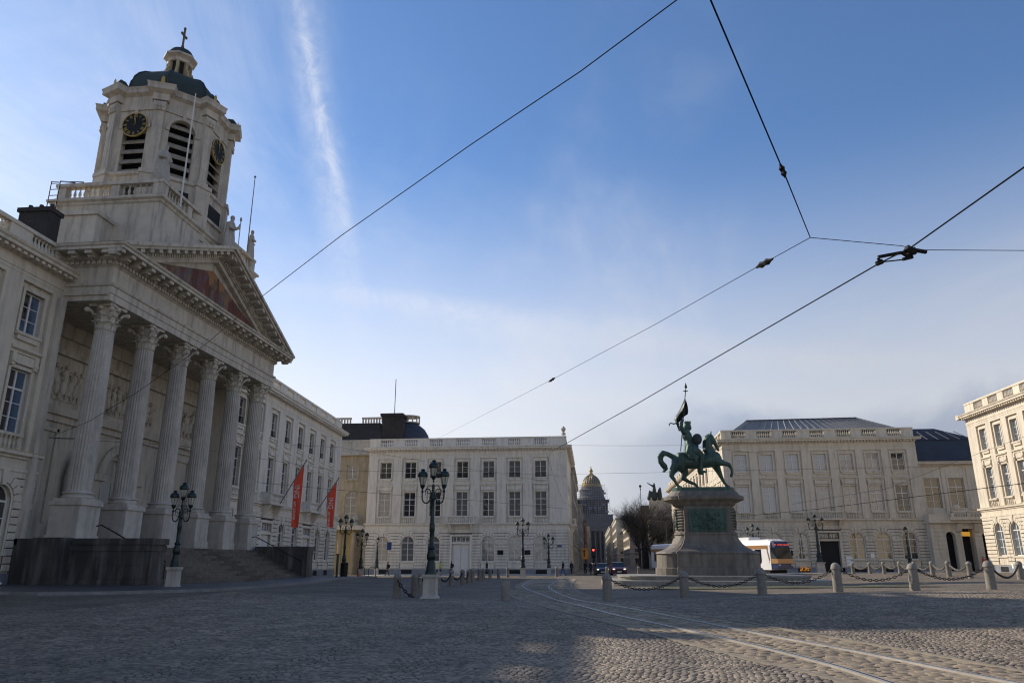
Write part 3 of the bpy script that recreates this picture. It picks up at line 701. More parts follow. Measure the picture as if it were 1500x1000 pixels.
# museum roof behind
mu=thing('museum_building','dark mansard roof with stone crest and small dome behind the left corner','building',(-46,130,0))
q=MB(); q.box(-2,16,0,16,-.8,22); bd(q,'wall',STONE_G,mu)
q=MB(); q.loft([[(-2,0,22),(9,0,22),(9,14,22),(-2,14,22)],[(-1,2,26.0),(8,2,26.0),(8,12,26.0),(-1,12,26.0)]]); bd(q,'mansard_roof',BRICK,mu)
q=MB()
for x0,x1 in ((-1.6,2.6),(4.6,8.6)):
    q.box(x0,x1,1.6,2,26.7,27.0)
    for k in range(8): xx=x0+.2+(x1-x0-.4)*k/7; q.box(xx-.12,xx+.12,1.65,1.95,26.0,26.7)
bd(q,'roof_crest',STONE_G,mu)
q=MB(); q.box(8.6,12.2,1,5,21,27.0); q.box(8.3,12.5,.7,5.3,27.0,27.5); q.box(11.5,12.8,.3,1.2,20,26); bd(q,'chimney_block',BRICK,mu)
q=MB(); q.lathe([(4.6,20),(4.6,23),(4.3,24.2),(3.6,25.3),(2.6,26.1),(1.4,26.4),(1.4,26.5)],11.8,6,20); bd(q,'dome',SLATE,mu,smooth=True)
q=MB(); q.lathe([(1.9,26.4),(1.9,26.6)],12.6,6,12); q.lathe([(1.9,27.6),(1.9,27.8)],12.6,6,12)
for k in range(12): q.tube([(12.6+1.75*math.cos(k*.52),6+1.75*math.sin(k*.52),26.5),(12.6+1.75*math.cos(k*.52),6+1.75*math.sin(k*.52),27.6)],.12,4)
bd(q,'lantern_railing',STONE_G,mu)
q=MB(); q.tube([(10.3,3,27),(10.3,3,34.4)],.07,5); bd(q,'antenna',BLACK,mu)
# ---------------- far left wing (faces right)
wl=thing('neoclassical_building','grey white wing beyond the church with two red banners on its front','building',(-29.75,58.7,0),R(90+2.7))
Lw=33.1
bw=[2.3+3.87*i for i in range(8)]
facade(wl,I4,Lw,bw,STONE_W,door={2:'closed',5:'closed'},balc=(2,5),glassf=lambda b,f: GLASS,rail_att=True,e0=0,ww=1.45)
body(wl,I4,Lw,12,STONE_W,16.9)
q=MB(); q.loft([[(.3,1,17.6),(Lw-.5,1,17.6),(Lw-.5,11.5,17.6),(.3,11.5,17.6)],[(2,5,18.7),(Lw-2.5,5,18.7),(Lw-2.5,8,18.7),(2,8,18.7)]]); bd(q,'roof',SLATE,wl)
# ---------------- near left wing
wn=thing('neoclassical_building','cream wing cut by the left picture edge with blue sky in its windows','building',(-28.75,9.2,.35),R(90+.6))
Ln=27.6
bn=[Ln-2.25-3.5*i for i in range(8)][::-1]
bn=[b for b in bn if b>0]
def near_of(k): return True
# only the two bays the square shows are cut stone by stone
facade(wn,I4,Ln-7.5,[b for b in bn if b<Ln-7.5],STONE,z_s=.97,glassf=lambda b,f: GLASS,rail_att=False,e1=0,ww=1.45)
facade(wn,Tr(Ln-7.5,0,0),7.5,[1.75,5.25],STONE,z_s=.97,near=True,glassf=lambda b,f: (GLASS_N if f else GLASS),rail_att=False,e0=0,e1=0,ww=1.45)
body(wn,I4,Ln,12,STONE,16.3)
q=MB(); q.loft([[(.3,1,17.1),(Ln-.2,1,17.1),(Ln-.2,11.5,17.1),(.3,11.5,17.1)],[(2,5,18.2),(Ln-2,5,18.2),(Ln-2,8,18.2),(2,8,18.2)]]); bd(q,'roof',SLATE,wn)
q=MB(); q.box(26.0,26.9,.75,2.6,16.8,20.15); q.box(25.9,27.0,.65,2.7,20.15,20.4)
for k in range(3): q.lathe([(.13,20.4),(.11,20.75)],26.4,1.0+k*.66,8)
bd(q,'chimney',BRICK,wn)
q=MB(); q.box(26.0,27.0,2.75,3.7,17,19.4); q.box(25.9,27.1,2.72,3.8,19.4,19.6); bd(q,'chimney',STONE,wn)
# ---------------- near right building (faces left, in the sun)
nr=thing('neoclassical_building','sunlit cream corner building cut by the right picture edge','building',(43.3,90.0,.45),R(-90+1.2))
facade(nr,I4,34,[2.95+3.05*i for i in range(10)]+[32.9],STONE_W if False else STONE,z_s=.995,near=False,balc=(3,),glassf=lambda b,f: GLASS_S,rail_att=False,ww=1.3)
body(nr,I4,34,14,STONE,16.8)
q=MB(); q.box(-.0,.5,.5,14,-.8,17.0); bd(q,'side_wall',STONE,nr)
q=MB(); q.box(-.7,0,-.7,14,16.9,17.4); bd(q,'side_cornice',STONE,nr)
# ---------------- right link with the blue roof and the open porch
lr=thing('link_building','low stone link with blue slate roof and shaded arched porch, between the right hand palaces','building',(43.25,105,.3))
q=MB(); q.box(0,11,0,.5,7.0,8.0); q.box(0,11,0,.5,11.9,13.6)
for a,b in ((0,.7),(2.7,3.8),(5.7,11)): q.box(a,b,0,.5,8.0,11.9)
q.box(0,11,.5,8,7.0,13.6); bd(q,'wall',STONE,lr)
for xx in (1.7,4.75): window(lr,I4,xx,8.0,1.95,3.9,'tall',.3,GLASS_W,False)
q=MB()
for xx in (1.7,4.75):
    q.box(xx-1.2,xx-.98,-.08,.1,7.9,12.1); q.box(xx+.98,xx+1.2,-.08,.1,7.9,12.1); q.box(xx-.98,xx+.98,-.08,.1,11.9,12.15)
for xx in (0,3.0,6.2): q.box(xx,xx+.5,-.1,0,7.1,13.5)
bd(q,'window_surround',STONE,lr)
q=MB(); swept(q,0,11,[(o,z+13.5) for o,z in CORN],0,0,0); bd(q,'cornice',STONE,lr)
q=MB(); q.loft([[(0,.1,14.0),(11,.1,14.0),(11,8,14.0),(0,8,14.0)],[(0,1.5,17.2),(11,1.5,17.2),(11,7,17.2),(0,7,17.2)]]); bd(q,'roof',SLATE,lr)
q=MB(); q.loft([[(0,1.4,17.2),(9,1.4,17.2),(9,7,17.2),(0,7,17.2)],[(0,3.2,19.0),(4.5,3.2,19.0),(4.5,6,19.0),(0,6,19.0)]]); bd(q,'upper_roof',SLATE,lr)
q=MB()
for k in range(6): q.tube([(1.2+k*1.4,1.32,17.25),(.7+k*1.2,2.6,18.5)],.05,4)
bd(q,'skylight_bars',ZINC,lr)
q=MB()      # porch with three openings, slightly in front
for a,b in ((-.3,1.2),(2.9,3.4),(4.9,5.5),(7.3,9)): q.box(a,b,-2.2,-.9,-.8,6.0)
for c_,r_ in ((2.05,.55),(6.4,.55)):
    for a,b in ((c_-.85,c_-r_),(c_+r_,c_+.85)): q.box(a,b,-2.2,-1.4,-.8,4.4)
    arch_fill(q,c_-.85,c_+.85,6.0,c_,r_,4.4,-2.2,-1.4)
q.box(3.4,4.9,-2.2,-1.5,5.3,6.0)
bd(q,'porch',STONE,lr)
q=MB()
for k in range(10):
    for a,b in ((-.32,1.45),(2.65,3.38),(4.92,5.8),(7.0,9)): q.box(a,b,-2.27,-2.203,.75+k*.52,.75+k*.52+.43)
bd(q,'porch_stones',STONE,lr,kind='stuff')
q=MB(); q.box(-.3,9,-2.26,-2.2,-.8,.72); bd(q,'plinth',BLUEST,lr) if False else None
q=MB(); q.box(-.5,11,-2.7,0,6.0,6.5); q.box(-.3,11,-2.4,0,6.5,7.1); q.box(2.0,6.6,-3.1,-.5,6.35,6.75); q.box(2.2,6.4,-3.0,-2.8,7.3,7.5)
for xx in (2.2,4.1,6.1): q.box(xx,xx+.3,-3.0,-2.75,6.75,7.4)
baluster_row(q,2.5,4.1,-2.9,6.75,.55,.3); baluster_row(q,4.4,6.1,-2.9,6.75,.55,.3)
bd(q,'balcony',STONE,lr)
for xx in (3.1,5.2):
    q=MB(); q.loft([[(xx-.3,-2.2,4.9),(xx+.3,-2.2,4.9),(xx+.3,-2.4,4.9),(xx-.3,-2.4,4.9)],[(xx-.3,-2.2,5.9),(xx+.3,-2.2,5.9),(xx+.3,-2.95,5.9),(xx-.3,-2.95,5.9)]]); bd(q,'carved_bracket',STONE,lr)
    q=MB(); ell(q,(xx,-2.7,7.85),(.5,.35,.5),6); bd(q,'carved_trophy',STONE,lr)

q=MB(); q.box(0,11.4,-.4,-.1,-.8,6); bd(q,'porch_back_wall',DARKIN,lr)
q=MB(); q.box(3.6,4.7,-1.6,-1.5,4.4,4.95); bd(q,'lit_sign',mat('amber_sign',(.5,.28,.03),.5,var=.3,scale=8,emit=(.9,.45,.05,.3)),lr)
# ================================================================== church
ch=thing('church','tall white neoclassical church with six column portico, clock tower and green dome','church',(-26.3,36.5,0),R(90))
PL=22.1                     # portico length, local x along the front, y inward
CC=PL/2
BZ=4.62; TZ=15.55           # column foot / entablature underside
# --- columns
colx=[1.15+i*(PL-2.3)/5 for i in range(6)]
shaft=MB(); n=48
prof=[(.60,.55),(.61,1.2),(.60,4),(.565,7.0),(.52,9.45)]
shaft.lathe(prof,0,0,n,flute=.075)
sh_me=shaft.mesh('shaft',STONE_G,True)
q=MB(); q.box(-.80,.80,-.80,.80,0,.16); q.lathe([(.77,.16),(.80,.22),(.77,.30),(.70,.33),(.70,.38),(.78,.42),(.76,.48),(.64,.52),(.62,.56)],0,0,28)
base_me=q.mesh('column_base',STONE_G,True)
q=MB(); q.lathe([(.53,9.42),(.57,9.46),(.53,9.5),(.50,9.5),(.49,10.1),(.56,10.55),(.66,10.72)],0,0,20)
for row,(zz,rr_,k,h_) in enumerate(((9.52,.52,8,.42),(9.86,.55,8,.44))):
    for i in range(k):
        a=2*math.pi*(i+.5*row)/k; ca,sa=math.cos(a),math.sin(a)
        L=[]
        for t,o_ in ((0,0),(.5,.03),(.85,.10),(1,.20),(.86,.24)):
            wd=.19*(1-.45*t); c=(ca*(rr_+o_),sa*(rr_+o_),zz+h_*t)
            L.append([(c[0]-sa*wd,c[1]+ca*wd,c[2]),(c[0]+sa*wd,c[1]-ca*wd,c[2]),(c[0]+sa*wd-ca*.06,c[1]-ca*wd-sa*.06,c[2]),(c[0]-sa*wd-ca*.06,c[1]+ca*wd-sa*.06,c[2])])
        q.loft(L)
for sx,sy in ((1,1),(1,-1),(-1,1),(-1,-1)):
    q.tube([(sx*.42,sy*.42,10.2),(sx*.56,sy*.56,10.5),(sx*.74,sy*.74,10.62)],[.06,.08,.1],6); ell(q,(sx*.74,sy*.74,10.56),.15,6)
for sx,sy in ((0,1),(0,-1),(1,0),(-1,0)): ell(q,(sx*.62,sy*.62,10.72),.15,6); ell(q,(sx*.52,sy*.52,10.4),.12,5)
pts=[]
for k in range(4):
    a=math.pi/4+k*math.pi/2
    pts+=[(.98*math.cos(a-.07),.98*math.sin(a-.07)),(.98*math.cos(a+.07),.98*math.sin(a+.07)),(.62*math.cos(a+math.pi/4),.62*math.sin(a+math.pi/4))]
q.zprism(pts,10.76,10.92); cap_me=q.mesh('capital',CHURCH)
for x in colx:
    c=ob('column',sh_me,ch,Tr(x,.8,BZ)); ob('column_base',base_me,c); ob('capital',cap_me,c)
    p=MB(); p.box(x-.84,x+.84,-.02,1.62,2.75,BZ-.2); p.box(x-.92,x+.92,-.1,1.70,BZ-.2,BZ-.003); p.box(x-.90,x+.90,-.08,1.68,2.4,2.9)
    bd(p,'pedestal',STONE_G,ch)
# --- portico floor, steps and cheek walls
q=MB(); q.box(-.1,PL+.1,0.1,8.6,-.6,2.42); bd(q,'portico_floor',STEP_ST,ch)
ns=13; zt=2.42; zb_=.40
for k in range(ns):
    z1=zt-(k)*(zt-zb_)/ns; y0=-.35-(k)*.30
    q=MB(); x0,x1=1.0,PL-.9; k_=8
    # each step is a course of long stones
    for j in range(k_):
        a=x0+(x1-x0)*(j+(.5 if k%2 and j else 0))/k_; b=x0+(x1-x0)*min(j+1+(.5 if k%2 else 0),k_)/k_
        if b-a<.05: continue
        dz=random.uniform(-.008,.008); q.box(a+.008,b-.008,y0-.32,y0+.1,z1-(zt-zb_)/ns-.25,z1+dz)
    bd(q,'step',STEP_ST,ch)
q=MB(); q.box(1.0,PL-.9,-4.2,0,-.6,.2); 
bd(q,'step_core',STEP_ST,ch)
for nm,xa,xb in (('cheek_wall',-.15,1.15),('cheek_wall',PL-1.05,PL+.15)):
    q=MB(); q.box(xa,xb,-4.5,-.21,-.6,2.42); q.box(xa-.08,xb+.08,-4.6,-.3,2.42,2.72); q.box(xa-.07,xb+.07,-4.57,-.2,-.6,.75)
    q.box(xa-.05,xb+.05,-4.53,-.2,2.1,2.38)
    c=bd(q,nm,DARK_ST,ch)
for xa,ya,yb,zz in ((-.155,-4.45,-.3,(.78,1.42,2.06)),(-.995,-.15,1.25,(.0,.9,1.8,2.7))):
    for r_ in range(len(zz)-1):
        k=3 if ya<-1 else 1; 
        for j in range(k):
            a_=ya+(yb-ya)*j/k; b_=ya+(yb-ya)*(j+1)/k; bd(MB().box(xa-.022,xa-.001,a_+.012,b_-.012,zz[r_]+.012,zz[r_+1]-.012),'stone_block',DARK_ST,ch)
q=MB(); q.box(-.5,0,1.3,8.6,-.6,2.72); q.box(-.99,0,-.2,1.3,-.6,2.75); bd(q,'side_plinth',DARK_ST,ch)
for x in (1.6,PL-1.6):
    q=MB(); q.tube([(x,-.5,3.45),(x,-4.3,1.6),(x,-4.3,.6)],.035,6); q.tube([(x,-.5,3.45),(x,-.2,3.4)],.035,6); bd(q,'handrail',BLACK,ch)
# --- entablature (runs round the portico)
def entab(prof,name,m,x0=0,x1=PL,y0=.0,y1=8.5):
    q=MB(); q.ring(x0,x1,y0,y1,prof); return bd(q,name,m,ch)
entab([(0,TZ),(0,TZ+.42),(.05,TZ+.42),(.05,TZ+.80),(.13,TZ+.84),(.16,TZ+.98),(0,TZ+1.0)],'architrave',CHURCH)
entab([(-.02,TZ+.99),(-.02,TZ+1.98)],'frieze',CHURCH)
CZ=TZ+1.97
entab([(-.02,CZ),(.1,CZ+.1),(.14,CZ+.12),(.14,CZ+.34),(.25,CZ+.38)],'bed_moulding',CHURCH)
entab([(.2,CZ+.36),(.25,CZ+.42),(.25,CZ+.66),(1.12,CZ+.66),(1.12,CZ+.82),(1.2,CZ+.86),(1.25,CZ+.98),(.2,CZ+1.02)],'horizontal_cornice',CHURCH)
q=MB(); k=72
for i in range(k): xx=PL*(i+.5)/k; q.box(xx-.1,xx+.1,-.25,-.14,CZ+.14,CZ+.33)
for i in range(26): yy=8.4*(i+.5)/26; q.box(-.25,-.14,yy-.1,yy+.1,CZ+.14,CZ+.33)
bd(q,'dentils',CHURCH,ch,kind='stuff')
mo=MB(); mo.box(-.2,.2,-1.02,-.25,CZ+.46,CZ+.655); mo.prism([(-.16,CZ+.33),(.16,CZ+.33),(.2,CZ+.46),(-.2,CZ+.46)],-.75,-.25)
mm=mo.mesh('modillion',CHURCH)
for i in range(25): ob('modillion',mm,ch,Tr(-.9+(PL+1.8)*i/24,0,0))
for i in range(9): ob('modillion',mm,ch,Rz(R(-90))@Tr(-8.0+i*1.0,0,0))
# --- pediment
PZ=CZ+1.0; AZ=23.55; X0,X1=-1.25,PL+1.25
q=MB(); q.prism([(.5,PZ),(PL-.5,PZ),(CC,AZ-1.1)],.35,8.0); bd(q,'pediment_wall',CHURCH,ch)
MUR=bpy.data.materials.new('tympanum_fresco'); MUR.use_nodes=True
t=MUR.node_tree; b=t.nodes['Principled BSDF']; b.inputs['Roughness'].default_value=.85
tcn=t.nodes.new('ShaderNodeTexCoord'); mp=t.nodes.new('ShaderNodeMapping'); mp.inputs['Scale'].default_value=(1.25,1,.42); t.links.new(tcn.outputs['Object'],mp.inputs[0])
vo=t.nodes.new('ShaderNodeTexVoronoi'); vo.inputs['Scale'].default_value=1.3; t.links.new(mp.outputs[0],vo.inputs['Vector'])
nz=t.nodes.new('ShaderNodeTexNoise'); nz.inputs['Scale'].default_value=1.6; nz.inputs['Detail'].default_value=8; nz.inputs['Distortion'].default_value=1.2; t.links.new(mp.outputs[0],nz.inputs['Vector'])
sp=t.nodes.new('ShaderNodeSeparateColor'); t.links.new(vo.outputs['Color'],sp.inputs[0])
ad=t.nodes.new('ShaderNodeMath'); ad.operation='ADD'; t.links.new(sp.outputs[0],ad.inputs[0]); t.links.new(nz.outputs[0],ad.inputs[1])
cr=t.nodes.new('ShaderNodeValToRGB'); e=cr.color_ramp.elements; e[0].position=.30; e[0].color=(.06,.045,.035,1); e[1].position=1.4; e[1].color=(.34,.2,.1,1)
for p,c_ in ((.5,(.19,.045,.028,1)),(.66,(.09,.10,.12,1)),(.8,(.24,.14,.07,1)),(.93,(.10,.06,.04,1))):
    x_=cr.color_ramp.elements.new(p); x_.color=c_
hf=t.nodes.new('ShaderNodeMath'); hf.operation='MULTIPLY'; hf.inputs[1].default_value=.62; t.links.new(ad.outputs[0],hf.inputs[0]); t.links.new(hf.outputs[0],cr.inputs[0])
# golden sky above the crowd of figures
sx=t.nodes.new('ShaderNodeSeparateXYZ'); t.links.new(tcn.outputs['Object'],sx.inputs[0])
n2_=t.nodes.new('ShaderNodeTexNoise'); n2_.inputs['Scale'].default_value=2.2; n2_.inputs['Detail'].default_value=3
mp2=t.nodes.new('ShaderNodeMapping'); mp2.inputs['Scale'].default_value=(1,1,.2); t.links.new(tcn.outputs['Object'],mp2.inputs[0]); t.links.new(mp2.outputs[0],n2_.inputs['Vector'])
m1=t.nodes.new('ShaderNodeMath'); m1.operation='MULTIPLY_ADD'; m1.inputs[1].default_value=3.4; t.links.new(n2_.outputs[0],m1.inputs[0]); t.links.new(sx.outputs[2],m1.inputs[2])
mr_=t.nodes.new('ShaderNodeMapRange'); t.links.new(m1.outputs[0],mr_.inputs[0]); mr_.inputs[1].default_value=22.6; mr_.inputs[2].default_value=22.75
mx=t.nodes.new('ShaderNodeMix'); mx.data_type='RGBA'; t.links.new(mr_.outputs[0],mx.inputs[0]); t.links.new(cr.outputs[0],mx.inputs[6]); mx.inputs[7].default_value=(.30,.15,.06,1)
t.links.new(mx.outputs[2],b.inputs['Base Color'])
q=MB(); q.prism([(2.2,PZ+.35),(PL-2.2,PZ+.35),(CC,AZ-1.9)],.27,.36); bd(q,'tympanum_fresco',MUR,ch)
def raking(name,off0,off1,ya,yb,m):      # bands parallel to the slopes; off measured below the outer line
    sl=(AZ-PZ)/(CC-X0); cs=math.sqrt(1+sl*sl)
    q=MB()
    for s in (0,1):
        def P(o_,end):
            d=o_*cs
            if end: return (CC,AZ-d)
            xx=X0+d/sl; zz=PZ
            return (xx,zz)
        poly=[P(off0,0),P(off0,1),P(off1,1),P(off1,0)]
        if s: poly=[(PL-x,z) for x,z in poly]
        q.prism(poly,ya,yb)
    return bd(q,name,m,ch)
raking('raking_cornice',0,.22,-1.25,8.2,CHURCH); raking('raking_soffit_band',.22,.40,-1.1,8.1,CHURCH)
raking('raking_bed_moulding',.62,.85,-.16,.4,CHURCH); raking('raking_fillet',.40,.62,-.3,.4,CHURCH); raking('tympanum_border',.85,1.15,-.02,.4,CHURCH)
sl_=(AZ-PZ)/(CC-X0); an_=math.atan(sl_)
mo=MB(); mo.box(-.2,.2,-1.02,-.31,-.62,-.405); mm2=mo.mesh('modillion',CHURCH)
Ls=math.hypot(CC-X0,AZ-PZ)
for i in range(13):
    tt=(i+1.1)/14
    for s in (0,1):
        xx=X0+(CC-X0)*tt; zz=PZ+(AZ-PZ)*tt
        ob('modillion',mm2,ch,Tr(PL-xx if s else xx,0,zz)@Matrix.Rotation(an_ if s else -an_,4,'Y'))
q=MB()
for i in range(46):
    tt=(i+2.5)/49
    for s in (0,1):
        xx=X0+(CC-X0)*tt; zz=PZ+(AZ-PZ)*tt; c_=MB(); c_.box(-.09,.09,-.27,-.16,-.80,-.63)
        q.join(c_,Tr(PL-xx if s else xx,0,zz)@Matrix.Rotation(an_ if s else -an_,4,'Y'))
bd(q,'raking_dentils',CHURCH,ch,kind='stuff')
# --- wall behind the portico
WY=5.4
q=MB(); q.box(-.9,CC-2.0,WY,WY+.8,2.4,TZ+.1); q.box(CC+2.0,PL+.9,WY,WY+.8,2.4,TZ+.1)
q.box(CC-2.0,CC+2.0,WY,WY+.8,9.2,TZ+.1); arch_fill(q,CC-2,CC+2,9.2,CC,1.55,7.0,WY,WY+.8); q.box(CC-2.0,CC-1.55,WY,WY+.8,2.4,7.0); q.box(CC+1.55,CC+2,WY,WY+.8,2.4,7.0)
q.box(-.9,PL+.9,WY+.8,WY+2.6,-.6,17.4); q.box(-.5,0,2.5,WY,2.4,TZ+.05)
bd(q,'front_wall',CHURCH,ch)
q=MB(); q.box(CC-1.55,CC+1.55,WY+.4,WY+.5,2.4,8.6); bd(q,'arch_infill',CHURCH,ch)
q=MB(); band(q,arch_pts(CC,7,1.5),arch_pts(CC,7,1.15),WY+.25,WY+.42)
for s in (-1,1):
    q.box(CC+s*.05,CC+s*1.25,WY+.3,WY+.38,2.45,6.6)
    for za in (2.7,4.6): q.box(CC+s*.2,CC+s*1.1,WY+.26,WY+.3,za,za+1.6)
bd(q,'door',mat('pale_door',(.45,.43,.38),.6,var=.1),ch)
q=MB(); q.box(CC-2.6,CC-2.0,WY-.22,WY,2.4,6.6); q.box(CC+2.0,CC+2.6,WY-.22,WY,2.4,6.6); q.box(CC-2.7,CC-1.4,WY-.35,WY,6.6,7.0); q.box(CC+1.4,CC+2.7,WY-.35,WY,6.6,7.0); band(q,arch_pts(CC,7,1.55),arch_pts(CC,7,2.1),WY-.2,WY)
bd(q,'door_surround',CHURCH,ch)
q=MB(); q.box(-.9,PL+.9,WY-.35,WY,10.0,10.5); q.box(-.9,PL+.9,WY-.15,WY,9.6,10.0); q.box(-.9,PL+.9,WY-.25,WY,13.6,13.9); q.box(-.9,PL+.9,WY-.2,WY,14.7,TZ)
bd(q,'inner_string_course',CHURCH,ch)
for xa in (1.6,PL-5.4):
    q=MB()
    q.box(xa-.2,xa,WY-.12,WY,3.8,9.2); q.box(xa+3.0,xa+3.2,WY-.12,WY,3.8,9.2); q.box(xa-.2,xa+3.2,WY-.12,WY,9.0,9.2); bd(q,'niche_frame',CHURCH,ch)
# relief panels: crowded figures
def relief(x0,x1,z0,z1,y,seed):
    r_=random.Random(seed); q=MB(); q.box(x0,x1,y-.06,y+.02,z0,z1)
    k=int((x1-x0)/.55)
    for i in range(k):
        cx_=x0+.3+(x1-x0-.6)*i/max(1,k-1)+r_.uniform(-.1,.1); hh_=(z1-z0)*r_.uniform(.62,.9); zb=z0+.08; ln=r_.uniform(-.35,.35)
        ell(q,(cx_+ln,y-.16,zb+hh_-.13),(.13,.12,.16),6); ell(q,(cx_+ln*.6,y-.12,zb+hh_*.66),(.24,.16,hh_*.22),6,Matrix.Rotation(ln*.6,4,'Y'))
        ell(q,(cx_,y-.10,zb+hh_*.36),(.26,.14,hh_*.26),6,Matrix.Rotation(ln*.4,4,'Y'))
        for s in (-1,1):
            q.tube([(cx_+s*.1,y-.12,zb+hh_*.3),(cx_+s*r_.uniform(.05,.35),y-.14,zb+hh_*.13),(cx_+s*r_.uniform(.1,.3),y-.1,zb)],[.12,.09,.06],5)
            a_=r_.uniform(-1,1.2); q.tube([(cx_+ln*.7+s*.2,y-.12,zb+hh_*.76),(cx_+ln*.7+s*.42,y-.2,zb+hh_*.76+a_*.15),(cx_+ln*.7+s*r_.uniform(.3,.6),y-.2,zb+hh_*.76+a_*.4)],[.09,.07,.05],5)
    bd(q,'carved_relief',CHURCH,ch)
relief(.6,6.0,10.9,13.4,WY,1); relief(8.0,14.1,10.9,13.4,WY,2); relief(16.1,PL-.6,10.9,13.4,WY,3)
# --- attic block over the nave
AX0,AX1,AY0,AY1=4.4,PL-3.9,.75,8.2   # local
ATZ=23.9
q=MB(); q.box(AX0,AX1,AY0,AY1,17,ATZ); q.box(AX0-1.6,AX0,AY0+3.0,AY1,17,ATZ-1.6); q.box(AX1,AX1+1.6,AY0+3.0,AY1,17,ATZ-1.6); bd(q,'attic_block',CHURCH,ch)
q=MB(); q.ring(AX0,AX1,AY0,AY1,[(0,ATZ-.1),(.12,ATZ),(.12,ATZ+.1),(.3,ATZ+.2),(.3,ATZ+.36),(0,ATZ+.42)]); q.box(AX0-1.75,AX0,AY0+2.85,AY1,ATZ-1.6,ATZ-1.35); bd(q,'attic_cornice',CHURCH,ch)
q=MB(); zb=ATZ+.4; H_=1.15
stx=[AX0,(AX0+AX1)/2-3.1,(AX0+AX1)/2+3.1,AX1]
for xx in (AX0,AX1-.7): q.box(xx,xx+.7,AY0,AY0+.7,zb,zb+H_)
for xx in (CC-3.4,CC+2.8): q.box(xx,xx+.6,AY0+.05,AY0+.5,zb,zb+H_)
for yy in (AY0+3.0,AY1-.7):
    for xx in (AX0+.05,AX1-.55): q.box(xx,xx+.5,yy,yy+.6,zb,zb+H_)
q.box(AX0-.06,AX1+.06,AY0-.06,AY0+.5,zb+H_-.2,zb+H_+.02); q.box(AX0-.06,AX0+.5,AY0+.5,AY1,zb+H_-.2,zb+H_+.02); q.box(AX1-.5,AX1+.06,AY0+.5,AY1,zb+H_-.2,zb+H_+.02)
q.box(AX0,AX1,AY0+.02,AY0+.45,zb,zb+.16); q.box(AX0+.02,AX0+.45,AY0,AY1,zb,zb+.16)
bd(q,'attic_parapet',CHURCH,ch)
q=MB()
for a,b_ in ((AX0+.7,CC-3.4),(CC-2.8,CC+2.8),(CC+3.4,AX1-.7)): baluster_row(q,a,b_,AY0+.25,zb+.16,H_-.36,.33,7)
for a,b_ in ((AY0+.7,AY0+3.0),(AY0+3.6,AY1-.7)):
    for xx in (AX0+.25,AX1-.25):
        k=int((b_-a)/.33)
        for i in range(k): q.lathe([(r_*(H_-.36)/.66,zb+.16+z_*(H_-.36)/.66) for r_,z_ in BALU],xx,a+(b_-a)*(i+.5)/k,7)
bd(q,'attic_balusters',CHURCH,ch,kind='stuff')
q=MB(); q.prism([(AX0-.3,PZ+2.2),(AX0+1.8,PZ+2.2),(AX0+1.8,ATZ-1.9),(AX0-.3,ATZ-1.9)],AY0-.12,AY0); bd(q,'attic_panel',CHURCH,ch)
q=MB()      # iron ladder and landing on the side
for yy in (6.4,7.0): q.tube([(AX0-.1-1.8,yy,18.8),(AX0-.1-1.8,yy,24.6),(AX0+.1,yy,25.6)],.04,4)
for k in range(14): q.tube([(AX0-1.9,6.4,19+k*.42),(AX0-1.9,7.0,19+k*.42)],.03,4)
q.box(AX0-2.6,AX0-1.7,6.2,7.3,20.4,20.46)
for yy in (6.2,7.3): q.tube([(AX0-2.6,yy,20.4),(AX0-2.6,yy,21.5),(AX0-1.7,yy,21.5)],.03,4)
bd(q,'roof_ladder',BLACK,ch)
# --- tower
TX,TY,TR=CC,5.2,4.35
Mt=Tr(TX,TY,0)
def octa(r,z,rot=22.5): return [(r*math.cos(R(rot+45*i)),r*math.sin(R(rot+45*i)),z) for i in range(8)]
def oct_ring(prof,name,m,Mx=Mt,br=0):
    q=MB(); q.loft([octa(r,z) for r,z in prof]); return bd(q,name,m,ch,Mx)
Z0,Z1=24.4,33.2
oct_ring([(TR+.35,Z0-1),(TR+.35,Z0+2.8),(TR+.5,Z0+2.9),(TR+.5,Z0+3.12),(TR+.1,Z0+3.2)],'tower_base',CHURCH)
q=MB(); q.loft([octa(TR-.9,Z0),octa(TR-.9,Z1)]); bd(q,'tower_core',DARKIN,ch,Mt)
side=2*TR*math.sin(R(22.5)); ap=TR*math.cos(R(22.5))
ZW=Z0+3.2
wallm=MB(); hs=side/2; ow=.88
wallm.box(-hs,-ow,-ap,-ap+.45,ZW,Z1); wallm.box(ow,hs,-ap,-ap+.45,ZW,Z1); arch_fill(wallm,-ow-.001,ow+.001,Z1,0,ow,ZW+3.8,-ap,-ap+.45)
band(wallm,arch_pts(0,ZW+3.8,ow),arch_pts(0,ZW+3.8,ow+.22),-ap-.08,-ap); wallm.box(-ow-.28,-ow,-ap-.1,-ap,ZW+3.6,ZW+3.82); wallm.box(ow,ow+.28,-ap-.1,-ap,ZW+3.6,ZW+3.82)
wallm.box(-.12,.12,-ap-.16,-ap,ZW+4.65,ZW+5.05)
wall_me=wallm.mesh('belfry_wall',CHURCH)
lo=MB()
for k in range(6):
    zz=ZW+.1+k*.78; lo.loft([[(-ow,-ap+.02,zz),(ow,-ap+.02,zz),(ow,-ap+.08,zz-.06),(-ow,-ap+.08,zz-.06)],[(-ow,-ap+.42,zz+.48),(ow,-ap+.42,zz+.48),(ow,-ap+.48,zz+.42),(-ow,-ap+.48,zz+.42)]])
lou_me=lo.mesh('louvres',LOUV)
sl_me=MB().box(-ow,ow,-ap-.40,-ap-.34,Z0+1.1,Z0+2.2).mesh('base_opening',DARKIN)
pil=MB(); pil.box(-.42,.42,-.34,.34,ZW,ZW+.3); pil.box(-.33,.33,-.26,.3,ZW+.3,ZW+4.75); pil.box(-.42,.42,-.33,.3,ZW+5.35,ZW+5.5)
